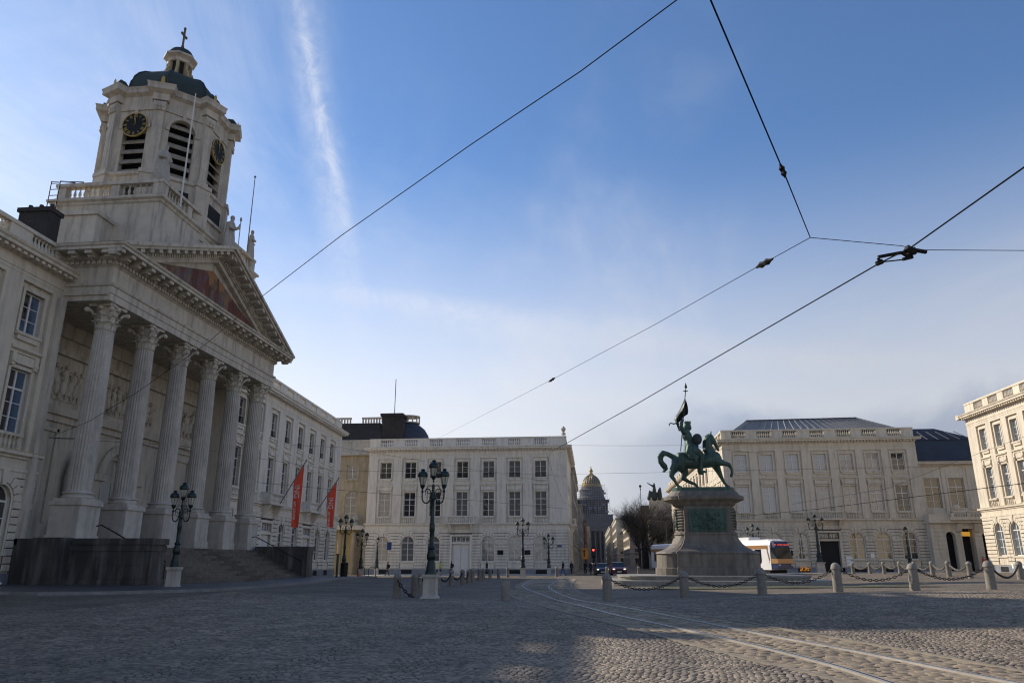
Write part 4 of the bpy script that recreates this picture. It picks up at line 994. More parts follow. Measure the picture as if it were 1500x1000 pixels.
pil.loft([[(-.33,-.26,ZW+4.75),(.33,-.26,ZW+4.75),(.33,.3,ZW+4.75),(-.33,.3,ZW+4.75)],[(-.40,-.36,ZW+5.35),(.40,-.36,ZW+5.35),(.40,.3,ZW+5.35),(-.40,.3,ZW+5.35)]])
for s in (-1,0,1):
    for zz in (4.9,5.16): ell(pil,(s*.26,-.33,ZW+zz),(.13,.1,.15),5)
pil_me=pil.mesh('corner_pilaster',CHURCH)
pb=MB(); pb.box(-.6,.6,-.45,.4,Z0-1,Z0+2.9); pb.box(-.68,.68,-.53,.4,Z0+2.9,Z0+3.2); pb_me=pb.mesh('pilaster_pedestal',CHURCH)
cb_=MB(); cb_.loft([[(-.55-o,-.38-o,z),(.55+o,-.38-o,z),(.55+o,.3,z),(-.55-o,.3,z)] for o,z in ((0,Z1-.0),(.0,Z1+.5),(.35,Z1+.7),(.35,Z1+.95),(.42,Z1+1.15))]); cb_me=cb_.mesh('cornice_break',CHURCH)
sp_=MB(); sp_.loft([[(-.3,-.5,Z1+1.15),(.3,-.5,Z1+1.15),(.3,.5,Z1+1.15),(-.3,.5,Z1+1.15)],[(-.24,-.4,Z1+1.65),(.24,-.4,Z1+1.65),(.24,.5,Z1+1.65),(-.24,.5,Z1+1.65)],[(-.02,-.1,Z1+2.1),(.02,-.1,Z1+2.1),(.02,.3,Z1+2.1),(-.02,.3,Z1+2.1)]]); sp_me=sp_.mesh('dome_dormer',COPPER)
gp=MB(); gp.prism([(-.15,Z1+1.3),(.15,Z1+1.3),(.1,Z1+1.75),(0,Z1+1.9),(-.1,Z1+1.75)],-.51,-.46); gp_me=gp.mesh('gilded_panel',GOLD)
TROT=0
Mt2=Mt@Rz(R(TROT))
for i in range(8):
    Mi=Mt2@Rz(R(45*i)); ob('belfry_wall',wall_me,ch,Mi); ob('louvres',lou_me,ch,Mi); ob('base_opening',sl_me,ch,Mi)
    Mc=Mt2@Rz(R(22.5+45*i))@Tr(0,-TR+.02,0); ob('corner_pilaster',pil_me,ch,Mc); ob('pilaster_pedestal',pb_me,ch,Mc); ob('cornice_break',cb_me,ch,Mc); d_=ob('dome_dormer',sp_me,ch,Mc); ob('gilded_panel',gp_me,d_)
for nm,prof in (('tower_architrave',[(TR+.1,Z1-.6),(TR+.1,Z1+.5)]),('tower_cornice',[(TR+.1,Z1+.5),(TR+.4,Z1+.7),(TR+.4,Z1+.95),(TR+.5,Z1+1.12),(TR,Z1+1.16)])): oct_ring(prof,nm,CHURCH,Mt2)
dm=[(TR-.5,Z1+1.1),(TR-.5,Z1+1.3),(TR-.62,Z1+1.35),(TR-.62,Z1+1.9),(TR-.70,Z1+2.4),(TR-.88,Z1+2.95),(TR-1.2,Z1+3.45),(TR-1.65,Z1+3.85),(TR-2.2,Z1+4.12),(TR-2.9,Z1+4.32),(.8,Z1+4.42)]
oct_ring(dm,'dome',COPPER,Mt2)
q=MB()
for i in range(8):
    a=R(22.5+45*i); q.tube([(r*math.cos(a),r*math.sin(a),z+.03) for r,z in dm],.07,5)
bd(q,'dome_ribs',COPPER,ch,Mt2)
LZ=Z1+4.3
Mt3=Mt2@Tr(0,0,LZ)@Matrix.Diagonal((.84,.84,1.03,1))@Tr(0,0,-LZ)
oct_ring([(1.35,LZ),(1.35,LZ+.35),(1.15,LZ+.4)],'lantern_base',CHURCH,Mt3)
q=MB()
for i in range(8):
    a=R(22.5+45*i); M_=Rz(a); t_=MB(); t_.box(.82,1.12,-.13,.13,LZ+.35,LZ+1.75); t_.loft([[(1.1,-.1,LZ+.35),(1.55,-.1,LZ+.35),(1.55,.1,LZ+.35),(1.1,.1,LZ+.35)],[(1.1,-.1,LZ+1.1),(1.25,-.1,LZ+1.1),(1.25,.1,LZ+1.1),(1.1,.1,LZ+1.1)]]); q.join(t_,M_)
bd(q,'lantern_piers',mat('gilded_stone',(.42,.33,.18),.6,var=.25),ch,Mt3)
q=MB(); q.loft([octa(.85,LZ+.35),octa(.85,LZ+1.75)]); bd(q,'lantern_windows',DARKIN,ch,Mt3)
oct_ring([(1.1,LZ+1.75),(1.15,LZ+2.0),(1.5,LZ+2.2),(1.5,LZ+2.35),(1.2,LZ+2.4)],'lantern_cornice',CHURCH,Mt3)
q=MB(); q.lathe([(1.25,LZ+2.38),(1.2,LZ+2.6),(.95,LZ+2.95),(.5,LZ+3.2),(.15,LZ+3.3),(.08,LZ+3.6)],0,0,16); bd(q,'lantern_dome',COPPER,ch,Mt3,smooth=True)
q=MB(); q.lathe([(.05,LZ+3.3),(.16,LZ+3.55),(.05,LZ+3.75)],0,0,8); q.box(-.07,.07,-.07,.07,LZ+3.6,LZ+5.2); q.box(-.36,.36,-.06,.06,LZ+4.5,LZ+4.66)
for dx,dz in ((-.36,4.58),(.36,4.58),(0,5.2)): ell(q,(dx,0,LZ+dz),.13,6)
bd(q,'cross',mat('dark_gilding',(.16,.11,.05),.6,metal=.4),ch,Mt3)
NUM=['XII','I','II','III','IIII','V','VI','VII','VIII','IX','X','XI']
for i in (0,2,6):
    Mi=Mt2@Rz(R(45*i))@Tr(0,-ap-.12,ZW+3.8)@Matrix.Scale(.9,4)
    q=MB(); 
    q.prism([(1.0*math.cos(a),1.0*math.sin(a)) for a in np.linspace(0,2*math.pi,41)[:-1]],-.02,.1); c=bd(q,'clock_face',BLACK,ch,Mi)
    q=MB(); P1=[(1.0*math.cos(a),1.0*math.sin(a)) for a in np.linspace(0,2*math.pi,41)]; P2=[(1.07*math.cos(a),1.07*math.sin(a)) for a in np.linspace(0,2*math.pi,41)]; band(q,P1,P2,-.06,.1); bd(q,'clock_rim',GOLD,c)
    q=MB()
    for k in range(12):
        s_=NUM[k]; W_=[{'I':.035,'V':.10,'X':.10}[c_] for c_ in s_]; tot=sum(W_)+.018*(len(s_)-1); x_=-tot/2
        t_=MB()
        for c_,w_ in zip(s_,W_):
            if c_=='I': t_.box(x_+.008,x_+.028,-.035,-.021,-.12,.12)
            else:
                d=.09 
                t_.prism([(x_,.12),(x_+.022,.12),(x_+w_/2+.011,-.12),(x_+w_/2-.011,-.12)] if c_=='V' else [(x_,.12),(x_+.022,.12),(x_+w_,-.12),(x_+w_-.022,-.12)],-.035,-.021)
                t_.prism([(x_+w_-.022,.12),(x_+w_,.12),(x_+w_/2+.011,-.12),(x_+w_/2-.011,-.12)] if c_=='V' else [(x_+w_-.022,.12),(x_+w_,.12),(x_+.022,-.12),(x_,-.12)],-.034,-.0205)
            x_+=w_+.018
        q.join(t_,Matrix.Rotation(R(30*k),4,'Y')@Tr(0,0,.80)@Matrix.Diagonal((1.25,1,1.15,1)))
    bd(q,'numerals',GOLD,c)
    for nm,L_,w_,a_ in (('minute_hand',.85,.04,-6),('hour_hand',.55,.06,-.5)):
        q=MB(); q.prism([(-w_,-.12),(w_,-.12),(w_*.8,L_*.8),(0,L_),(-w_*.8,L_*.8)],-.06,-.045); bd(q,nm,GOLD,c,Matrix.Rotation(R(a_),4,'Y'))
# --- statues on the church
def robed(name,seed,arm,staff=False,hgt=2.7):
    r_=random.Random(seed); s=hgt/1.8
    C=[[(0,0,.1,.26),(.0,0,.6,.22),(0,0,1.0,.17),(0,0,1.35,.17),(0,0,1.5,.10),(0,0,1.58,.07)],[(0,-.02,1.66,.10),(0,-.01,1.72,.11)],
       [(-.18,0,.1,.15),(-.12,0,.9,.12)],[(.2,-.06,.1,.13),(.12,-.05,.8,.12)],
       [(-.17,0,1.42,.08),(-.28,-.05,1.15,.075),(-.12,-.22,1.1,.06)]]
    C.append({'up':[(.17,0,1.42,.08),(.38,-.1,1.35,.07),(.46,-.2,1.5,.055),(.48,-.2,1.6,.05)],'down':[(.17,0,1.42,.08),(.29,-.04,1.12,.07),(.16,-.2,1.0,.06)]}[arm])
    C.append([(-.24,.08,1.35,.08),(-.3,.1,.7,.1),(-.28,.1,.2,.1)])
    if staff: C.append([(.5,-.22,.0,.028),(.5,-.22,1.9,.028)]); C.append([(.5,-.22,1.85,.06),(.5,-.22,1.95,.05)])
    C=[[(a*s,b*s,c*s,d*s) for a,b,c,d in c_] for c_ in C]
    me=sculpt(name,C,[STATUE_ST],.045,smooth_it=2); return me
st1=robed('statue',1,'down'); st2=robed('statue',2,'up',True); st3=robed('statue',3,'down')
def on_church(x,y,z): return Matrix.Translation((-26.3,36.5,0))@Rz(R(90))@Tr(x,y,z)
def put(me,name,label,cat,M,group=None,sc_=1):
    o=ob(name,me); o.matrix_world=M@Matrix.Scale(sc_,4); o['label']=label; o['category']=cat
    if group: o['group']=group
    return o
q=MB(); 
zt_=zb+H_+.02
put(st1,'statue','robed stone statue on the near corner of the church parapet, below the louvres','statue',on_church(AX0+.35,AY0+.35,zt_)@Rz(R(-20)),'statues on the church',1.0)
put(st2,'statue','bearded stone statue holding a tall staff over the top of the pediment','statue',on_church(CC+.9,-.2,AZ-.15)@Rz(R(10)),'statues on the church',1.12)
put(st3,'statue','pale robed statue on the far corner of the church parapet, beside the thin flagpole','statue',on_church(AX1-.35,AY0+.35,zt_)@Rz(R(30)),'statues on the church',.95)
q=MB(); q.box(CC+.2,CC+1.6,-.9,.5,AZ-.9,AZ-.1); bd(q,'acroterion_block',CHURCH,ch)
put(st3,'statue','dark draped statue in the niche left of the first church column','statue',on_church(.6,WY-.5,5.2)@Rz(R(20)),'statues under the portico',1.25)
put(st2,'statue','draped statue in the niche between the second and third church columns','statue',on_church(6.3,WY-.5,5.2),'statues under the portico',1.1)
for xx in (.6,6.3):
    q=MB(); q.box(xx-.8,xx+.8,WY-1.2,WY,2.4,4.0); q.lathe([(.75,4.0),(.75,4.2),(.6,4.3),(.6,5.0),(.7,5.1),(.7,5.2)],xx,WY-.55,16); bd(q,'statue_pedestal',STONE_G,ch)
q=MB(); q.tube([(AX0+1.9,.55,ATZ+.5),(AX0+1.9,.55,ATZ+9.3)],.07,6,.04); bd(q,'flagpole',FRAME,ch)
q=MB(); q.tube([(AX1-1.2,AY0+.2,ATZ+.5),(AX1-1.2,AY0+.2,ATZ+8.6)],.06,6,.035); ell(q,(AX1-1.2,AY0+.2,ATZ+8.65),.1,6); bd(q,'flagpole',mat('grey_pole',(.15,.15,.16),.5),ch)
# nave behind
q=MB(); q.box(0,PL,8.2,30,-.6,17.0); bd(q,'nave_wall',CHURCH,ch)
q=MB(); q.prism([(-.3,17.0),(PL+.3,17.0),(CC,21.5)],8.6,30); bd(q,'nave_roof',SLATE,ch)
q=MB(); q.box(-.1,PL+.1,.1,8.3,TZ+.3,TZ+.5); bd(q,'portico_ceiling',CHURCH,ch)
# ================================================================== equestrian monument
mon=thing('equestrian_monument','green bronze crusader on horseback raising a banner, on a tall stone pedestal','monument',(7.9,54.6,.72))
def stad(hl,r,z,n=10,box=None):      # stadium outline: straight sides with rounded ends
    P=[]
    for i in range(n+1): a=-math.pi/2+math.pi*i/n; P.append((hl+r*math.cos(a)*.75,r*math.sin(a),z))
    for i in range(n+1): a=math.pi/2+math.pi*i/n; P.append((-hl+r*math.cos(a)*.75,r*math.sin(a),z))
    return P
prof=[(2.2,1.85,0),(2.2,1.85,.45),(2.15,1.78,.5),(2.15,1.75,1.35),(2.2,1.8,1.4),(2.15,1.72,1.52),(1.95,1.5,1.62),(1.75,1.3,1.8),(1.55,1.15,2.05),(1.42,1.05,2.35),(1.36,.98,2.6),(1.4,1.02,2.66),(1.4,1.0,2.78),(1.3,.93,2.85),(1.28,.92,4.55),(1.35,1.0,4.62),(1.4,1.1,4.8),(1.65,1.3,4.95),(1.72,1.4,5.0),(1.72,1.4,5.22),(1.6,1.25,5.3),(1.45,1.1,5.6)]
q=MB(); q.loft([stad(h*1.0,r,z) for h,r,z in prof]); bd(q,'pedestal',PEDST,mon)
q=MB(); 
for s in (-1,1):
    for k in range(8):
        zz=3.0+k*.19; q.loft([[(s*1.28+s*r*math.cos(a)*.78,r*math.sin(a),z) for a in np.linspace(-math.pi/2,math.pi/2,12)] for r,z in ((.98,zz),(1.03,zz+.04),(1.03,zz+.10),(.98,zz+.14))])
bd(q,'banded_end',PEDST,mon)
q=MB()       # straight die with panels, proud of the rounded core
q.loft([[(-h,-d,z),(h,-d,z),(h,d,z),(-h,d,z)] for h,d,z in ((2.3,2.05,0),(2.3,2.05,.48),(2.24,1.98,.53),(2.24,1.98,1.36),(2.3,2.04,1.42),(2.24,1.95,1.55),(2.05,1.75,1.66),(1.88,1.55,1.85),(1.72,1.4,2.1),(1.62,1.32,2.4),(1.6,1.3,2.6),(1.64,1.34,2.68),(1.6,1.3,2.8),(1.55,1.25,2.86),(1.55,1.25,4.55),(1.62,1.35,4.65),(1.68,1.42,4.8),(1.85,1.6,4.96),(1.9,1.65,5.02),(1.9,1.65,5.25))]); bd(q,'die',PEDST,mon)
def relief_panel(M):
    r_=random.Random(9); q=MB(); q.box(-1.15,1.15,-.06,.02,2.95,4.25); q.box(-1.25,1.25,-.1,.02,2.85,2.95); q.box(-1.25,1.25,-.1,.02,4.25,4.35); q.box(-1.25,-1.15,-.1,.02,2.95,4.25); q.box(1.15,1.25,-.1,.02,2.95,4.25)
    for i in range(46):
        x_,z_=r_.uniform(-1.0,1.0),r_.uniform(3.05,4.1); ell(q,(x_,-.08,z_),(r_.uniform(.06,.14),.07,r_.uniform(.08,.26)),5,Matrix.Rotation(r_.uniform(-.8,.8),4,'Y'))
    bd(q,'bronze_relief',BRONZE,mon,M)
relief_panel(Tr(0,-1.25,0)); relief_panel(Rz(R(180))@Tr(0,-1.25,0))
for s in (-1,1):
    q=MB(); q.box(-.5,.5,-.05,.02,3.0,4.3)
    for i in range(14): ell(q,(random.uniform(-.4,.4),-.06,random.uniform(3.1,4.2)),(.09,.06,.15),5)
    bd(q,'bronze_relief',BRONZE,mon,Rz(R(90*s))@Tr(0,-1.98,0))
q=MB(); q.loft([stad(1.42,1.0,5.58),stad(1.42,1.0,5.82),stad(1.38,.95,5.86)]); bd(q,'bronze_plinth',BRONZE,mon)
# horse, profile towards +x. local units metres, feet at z=0
HZ=5.86
def pt(zx,zy): return ((zx-385)/114.4,(905-zy)/114.4)
def chn(L,y0=0.,y1=None):
    out=[]
    for i,(zx,zy,r) in enumerate(L):
        x,z=pt(zx,zy); t=i/max(1,len(L)-1); out.append((x,y0 if y1 is None else y0+(y1-y0)*t,z,r/114.4))
    return out
H=[chn([(205,690,60),(260,688,62),(330,695,60),(400,690,60),(470,680,62),(500,672,58)]),
   chn([(230,665,55),(215,720,50)],-.12),chn([(230,665,55),(215,720,50)],.12),
   chn([(478,668,58),(462,618,46),(452,570,38),(450,525,31),(462,497,25),(478,484,20)]),
   chn([(500,660,50),(500,700,42)],-.1),chn([(500,660,50),(500,700,42)],.1),
   chn([(478,490,25),(500,522,21),(517,556,15),(528,584,13),(532,597,12)]),
   chn([(488,515,20),(498,535,17)]),
   chn([(478,472,9),(485,445,5)],-.1,-.13),chn([(478,472,9),(485,445,5)],.1,.13),
   # hind legs
   chn([(190,715,46),(150,770,30),(138,805,19),(165,850,13),(185,885,12),(195,898,14),(205,903,16)],-.28,-.3),
   chn([(225,715,46),(258,770,30),(240,820,20),(285,850,14),(330,868,12),(345,885,12),(352,898,13)],.3,.28),
   # fore legs
   chn([(500,700,40),(528,770,24),(545,815,17),(565,860,12),(580,882,12),(598,898,15)],.24,.24),
   chn([(515,695,36),(565,712,22),(605,722,17),(622,760,11),(622,785,10),(615,812,13)],-.24,-.26),
   # tail
   chn([(165,650,22),(120,625,20),(85,618,24),(60,645,24),(62,690,22),(95,722,20),(105,745,14),(85,772,6)]),
   chn([(85,618,20),(62,660,22),(75,712,20),(98,745,16),(78,765,8)],.08),
   # mane
   chn([(466,472,11),(440,490,12),(424,525,13),(420,565,13),(418,600,12)],.03)]
solid=MB()
for i in range(9): ell(solid,(pt(440-i*3,0)[0],.0,pt(0,490+i*14)[1]),(.09,.12,.06),6,Matrix.Rotation(.5,4,'Y'))
me=sculpt('horse',H,[BRONZE],.038,smooth_it=3,solid=solid); ob('horse',me,mon,Tr(0,0,HZ))
Rd=[chn([(325,592,40),(315,560,37),(305,520,36),(290,480,42),(280,448,34),(288,425,20)]),
    chn([(288,405,27),(300,398,29),(310,412,22)]),
    chn([(262,450,24),(243,425,19),(238,400,16)],-.3,-.4),chn([(238,405,17),(245,378,14),(258,352,13)],-.4,-.25),
    chn([(300,450,24),(325,490,17),(355,525,14),(372,560,13)],.3,.3),
    chn([(335,600,36),(375,640,30),(393,662,26)],-.45,-.5),chn([(393,662,26),(378,720,19),(375,762,15),(380,778,14),(405,782,10)],-.5,-.55),
    chn([(335,600,36),(375,640,30),(393,662,26)],.45,.5),chn([(393,662,26),(378,720,19),(375,762,15),(380,778,14),(405,782,10)],.5,.55),
    chn([(300,580,30),(285,620,26),(300,665,20)],-.38,-.5),chn([(320,600,30),(320,650,26),(340,690,16)],-.42,-.55),
    chn([(300,580,30),(285,620,26),(300,665,20)],.38,.5),
    chn([(296,372,12),(310,366,10),(296,362,9)])]
sol=MB(); x_,z_=pt(300,378); sol.lathe([(.22,z_-.05),(.25,z_+.10),(.2,z_+.1)],x_,0,10)
for a in range(8): sol.box(x_+.22*math.cos(a*.785)-.03,x_+.22*math.cos(a*.785)+.03,.22*math.sin(a*.785)-.03,.22*math.sin(a*.785)+.03,z_+.05,z_+.22)
me=sculpt('rider',Rd,[BRONZE],.034,smooth_it=2,solid=sol); ob('rider',me,mon,Tr(0,0,HZ))
q=MB(); L=[]
for zx,zy,rx,ry in ((303,520,.33,.30),(306,545,.38,.38),(312,575,.47,.50),(318,610,.57,.62),(322,645,.64,.72),(322,675,.66,.75)):
    x_,z_=pt(zx,zy); L.append([(x_+rx*(1+.08*math.sin(11*a)*min(1,(zy-515)/60))*math.cos(a)*.95,ry*(1+.08*math.sin(11*a)*min(1,(zy-515)/60))*math.sin(a),z_) for a in np.linspace(0,2*math.pi,67)[:-1]])
q.loft(L); bd(q,'tunic_skirt',BRONZE,mon,Tr(0,0,HZ),smooth=True)
q=MB(); x_,z_=pt(362,515); ell(q,(0,0,0),(.36,.10,.42),10); q.tf(Tr(x_,-.42,z_)@Matrix.Rotation(R(-25),4,'Z')); bd(q,'shield',BRONZE_D,mon,Tr(0,0,HZ),smooth=True)
a=pt(222,612); b_=pt(305,70); dx=(b_[0]-a[0]); 
q=MB(); q.tube([(a[0],-.55,a[1]),(b_[0],-.1,b_[1])],.035,6)
q.tf(Matrix()); 
t_=MB(); t_.loft([[(b_[0]-.02,-.12,b_[1]-.1),(b_[0]+.02,-.12,b_[1]-.1),(b_[0]+.02,-.08,b_[1]-.1),(b_[0]-.02,-.08,b_[1]-.1)],[(b_[0]-.10,-.14,b_[1]+.0),(b_[0]+.10,-.14,b_[1]),(b_[0]+.10,-.06,b_[1]),(b_[0]-.10,-.06,b_[1])],[(b_[0]-.0,-.11,b_[1]+.36),(b_[0]+.01,-.11,b_[1]+.36),(b_[0]+.01,-.09,b_[1]+.36),(b_[0],-.09,b_[1]+.36)]]); q.join(t_)
c_=pt(300,102); q.box(c_[0]-.16,c_[0]+.16,-.14,-.08,c_[1]-.03,c_[1]+.03); bd(q,'lance',BRONZE_D,mon,Tr(0,0,HZ))
# hanging banner: a folded sheet with thickness
fl=[(288,165,296,170),(276,195,302,200),(255,235,308,240),(228,280,308,280),(198,318,304,302),(194,345,272,322),(206,376,232,366)]
q=MB(); L=[]
for k,(xa,ya,xb,yb) in enumerate(fl):
    row=[]
    m=9
    for i in range(m):
        t=i/(m-1); x_,z_=pt(xa+(xb-xa)*t,ya+(yb-ya)*t); row.append((x_,-.18+.14*math.sin(t*9+k*.6),z_))
    back=[(x,y+.06,z) for x,y,z in row[::-1]]; L.append(row+back)
q.loft(L); bd(q,'banner',BRONZE_D,mon,Tr(0,0,HZ),smooth=True)
q=MB(); q.tube([(*[pt(212,372)[0]],-.2,pt(212,372)[1]),(pt(185,378)[0],-.2,pt(185,380)[1]),(pt(160,370)[0],-.2,pt(160,372)[1]),(pt(146,385)[0],-.2,pt(146,385)[1]),(pt(150,397)[0],-.2,pt(150,397)[1])],[.05,.05,.045,.05,.03],5)
x_,z_=pt(255,375); q.tube([(pt(215,375)[0],-.2,pt(215,375)[1]),(pt(228,440)[0],-.25,pt(228,440)[1])],[.12,.06],6); bd(q,'banner_ribbon',BRONZE_D,mon,Tr(0,0,HZ))
# steps round the monument
pf=thing('monument_steps','low pale stone platform of two steps under the equestrian monument','steps',(7.9,54.6,0))
def rrect(hx,hy,r,z,n=6):
    P=[]
    for cx_,cy_,a0 in ((hx-r,-hy+r,-90),(hx-r,hy-r,0),(-hx+r,hy-r,90),(-hx+r,-hy+r,180)):
        for i in range(n+1): a=R(a0+90*i/n); P.append((cx_+r*math.cos(a),cy_+r*math.sin(a),z))
    return P
PLT=mat('platform_stone',(.26,.245,.215),.7,var=.25,scale=2.5,bump=.4,bscale=20,streak=.3)
q=MB(); q.loft([rrect(7.3,5.0,2.4,-.3),rrect(7.3,5.0,2.4,.43),rrect(7.26,4.96,2.4,.45)]); bd(q,'step',PLT,pf)
q=MB(); q.loft([rrect(6.1,4.1,2.2,.4),rrect(6.15,4.15,2.2,.62),rrect(6.2,4.2,2.2,.64),rrect(6.2,4.2,2.2,.72)]); bd(q,'step',PLT,pf)
GR=mat('moss_grass',(.072,.072,.038),.95,var=.6,scale=2,bump=.6,bscale=60)
gxs=np.linspace(3.5,18,60); gys=np.linspace(42,48.3,30); GX,GY=np.meshgrid(gxs,gys); ob('grass_strip',grid_mesh('grass_strip',GX,GY,ghn(GX,GY)+.012+.01*np.sin(GX*3)*np.cos(GY*4),GR),kind='stuff')
# ================================================================== bollards and chains
q=MB(); q.lathe([(.205,-.3),(.205,.02),(.195,.6),(.185,.80),(.21,.82),(.215,.86),(.20,.90),(.18,.97),(.13,1.03),(.06,1.065),(.02,1.07)],0,0,18); bol_me=q.mesh('bollard',BOLL,True)
q=MB(); q.lathe([(.165,-.3),(.17,.0),(.155,.78),(.17,.80),(.17,.86),(.15,.93),(.09,.98),(.02,1.0)],0,0,14); bol2_me=q.mesh('bollard',BOLL,True)
q=MB(); q.lathe([(.19,-.3),(.19,.74),(.175,.765),(.02,.77)],0,0,16); bol3_me=q.mesh('bollard',BOLL,True)
PAINT=mat('white_reflective_band',(.6,.6,.58),.6,var=.1)
def bollard(me,x,y,label,group=None,s=1.,band_=False,rz=0):
    o=ob('bollard',me); o.location=(x,y,gh(x,y)); o.scale=(1,1,s); o.rotation_euler=(0,0,rz); o['label']=label; o['category']='bollard'
    if group: o['group']=group
    if band_:
        q=MB(); q.lathe([(.172,.66),(.172,.72)],0,0,14); bd(q,'painted_band',PAINT,o)
    return o
FB=[(.57,32.7,1),(3.91,34.48,1),(7.3,35.02,1),(10.49,35.05,1.12),(13.36,34.29,1.02),(17.05,35.66,1.1),(25.74,50.13,1.0)]
ordn=['beside the tram rails, nearest to them','second from the tram rails','under the middle of the pedestal','right of the tram front','in front of the far lamp post','stout, nearest the sunlit right corner','at the right picture edge']
for (x,y,s),d in zip(FB,ordn): bollard(bol_me,x,y,'round topped granite bollard with chains, '+d,'chained bollards before the monument',s)
CH=mat('rusty_chain',(.022,.017,.013),.6,var=.3)
link=MB()
def chain(a,b,sag,label,group,r=.075,th=.018,mat_=None,k=None):
    A=Vector(a);B=Vector(b); d=(B-A).length; n=k or int(d/(r*1.55)); q=MB(); P=[A.lerp(B,i/n)-Vector((0,0,sag*4*(i/n)*(1-i/n))) for i in range(n+1)]
    for i in range(n):
        p=(P[i]+P[i+1])/2; t=(P[i+1]-P[i]).normalized(); side=t.cross(Vector((0,0,1))).normalized(); upv=side.cross(t)
        if i%2: side,upv=upv,side
        pts=[p+t*(math.cos(2*math.pi*j/8)*r)+side*(math.sin(2*math.pi*j/8)*r*.6) for j in range(9)]
        q.tube(pts,th,4)
    o=bd(q,'chain',mat_ or CH); o['label']=label; o['category']='chain'; o['group']=group
    return o
for i in range(5):
    a,b=FB[i],FB[i+1]
    A=(a[0]+.18,a[1],gh(a[0],a[1])+.80*a[2]); Bp=(b[0]-.18,b[1],gh(b[0],b[1])+.78*b[2])
    chain(A,Bp,.42,'heavy sagging iron chain right of the bollard '+ordn[i],'chains before the monument')
a,b=FB[5],FB[6]; chain((a[0]+.18,a[1],gh(*a[:2])+.8),(b[0]-.1,b[1]-.1,gh(*b[:2])+.8),.5,'heavy dark iron chain running to the bollard at the right picture edge','chains before the monument')
LB=[(-8.49,33.37),(-8.0,34.6),(-9.16,40.55),(-9.22,46.0),(-9.17,50.1),(-9.1,54.0),(-9.22,57.4),(-9.56,61.6),(-9.6,65.6),(-9.95,70.4),(-9.82,74.2),(-9.47,78),(-9.02,82.5)]
nth=['first','second','third','fourth','fifth','sixth','seventh','eighth','ninth','tenth','eleventh','twelfth','thirteenth']
for i,(x,y) in enumerate(LB): bollard(bol2_me,x,y,nth[i]+' bollard of the row running back past the big green lamp','bollard row behind the big lamp',1.0,i==2 or i in(3,4))
bollard(bol3_me,-3.53,31.54,'short flat topped brown stone bollard alone beside the tram rails')
for i in (2,3,4,5):
    a,b=LB[i],LB[i+1]; chain((a[0],a[1]+.15,gh(*a)+.75),(b[0],b[1]-.15,gh(*b)+.75),.4,'dark chain after the %s bollard behind the big lamp'%nth[i],'chains behind the big lamp',.09,.022)
a,b=LB[1],LB[2]; chain((a[0],a[1]+.15,gh(*a)+.75),(b[0],b[1]-.15,gh(*b)+.75),.45,'dark chain drooping left of the big lamp pedestal','chains behind the big lamp',.09,.024)
a=LB[0]; chain((a[0]+.05,a[1]-.2,gh(*a)+.75),(a[0]+.75,a[1]-.1,gh(*a)+.04),.12,'loose chain hanging to the ground from the leftmost bollard','chains behind the big lamp',.09,.024)
BB=[(26.6,80.5),(26.2,76.2),(26.2,73),(26.3,69.2),(25.97,65.4),(24.6,60.5),(24.44,57.0),(24.27,53.46)]
BB=[(25.1,78.5),(25.84,76),(26.24,73.6),(26.5,70.6),(25.97,66.2),(24.7,59.8),(24.44,56.6),(24.27,53.2)]
for i,(x,y) in enumerate(BB): bollard(bol2_me,x,y,'%s sunlit bollard from the left in the far chained row'%nth[i],'sunlit far bollards',1.05)
CHL=mat('weathered_chain',(.18,.16,.13),.6,var=.2)
for i in range(len(BB)-1):
    a,b=BB[i],BB[i+1]; chain((a[0],a[1]-.12,gh(*a)+.82),(b[0],b[1]+.12,gh(*b)+.82),.38,'pale chain between the %s and %s sunlit far bollards'%(nth[i],nth[i+1]),'chains of the far bollards',.1,.022,CHL,26)
for (x,y,l) in ((-3.9,84.5,'left of the street mouth before the pale palace'),(1.5,84.,'just left of the maroon car'),(5.0,86.,'just right of the maroon car')): bollard(bol2_me,x,y,'slender stone bollard '+l,'street mouth bollards')
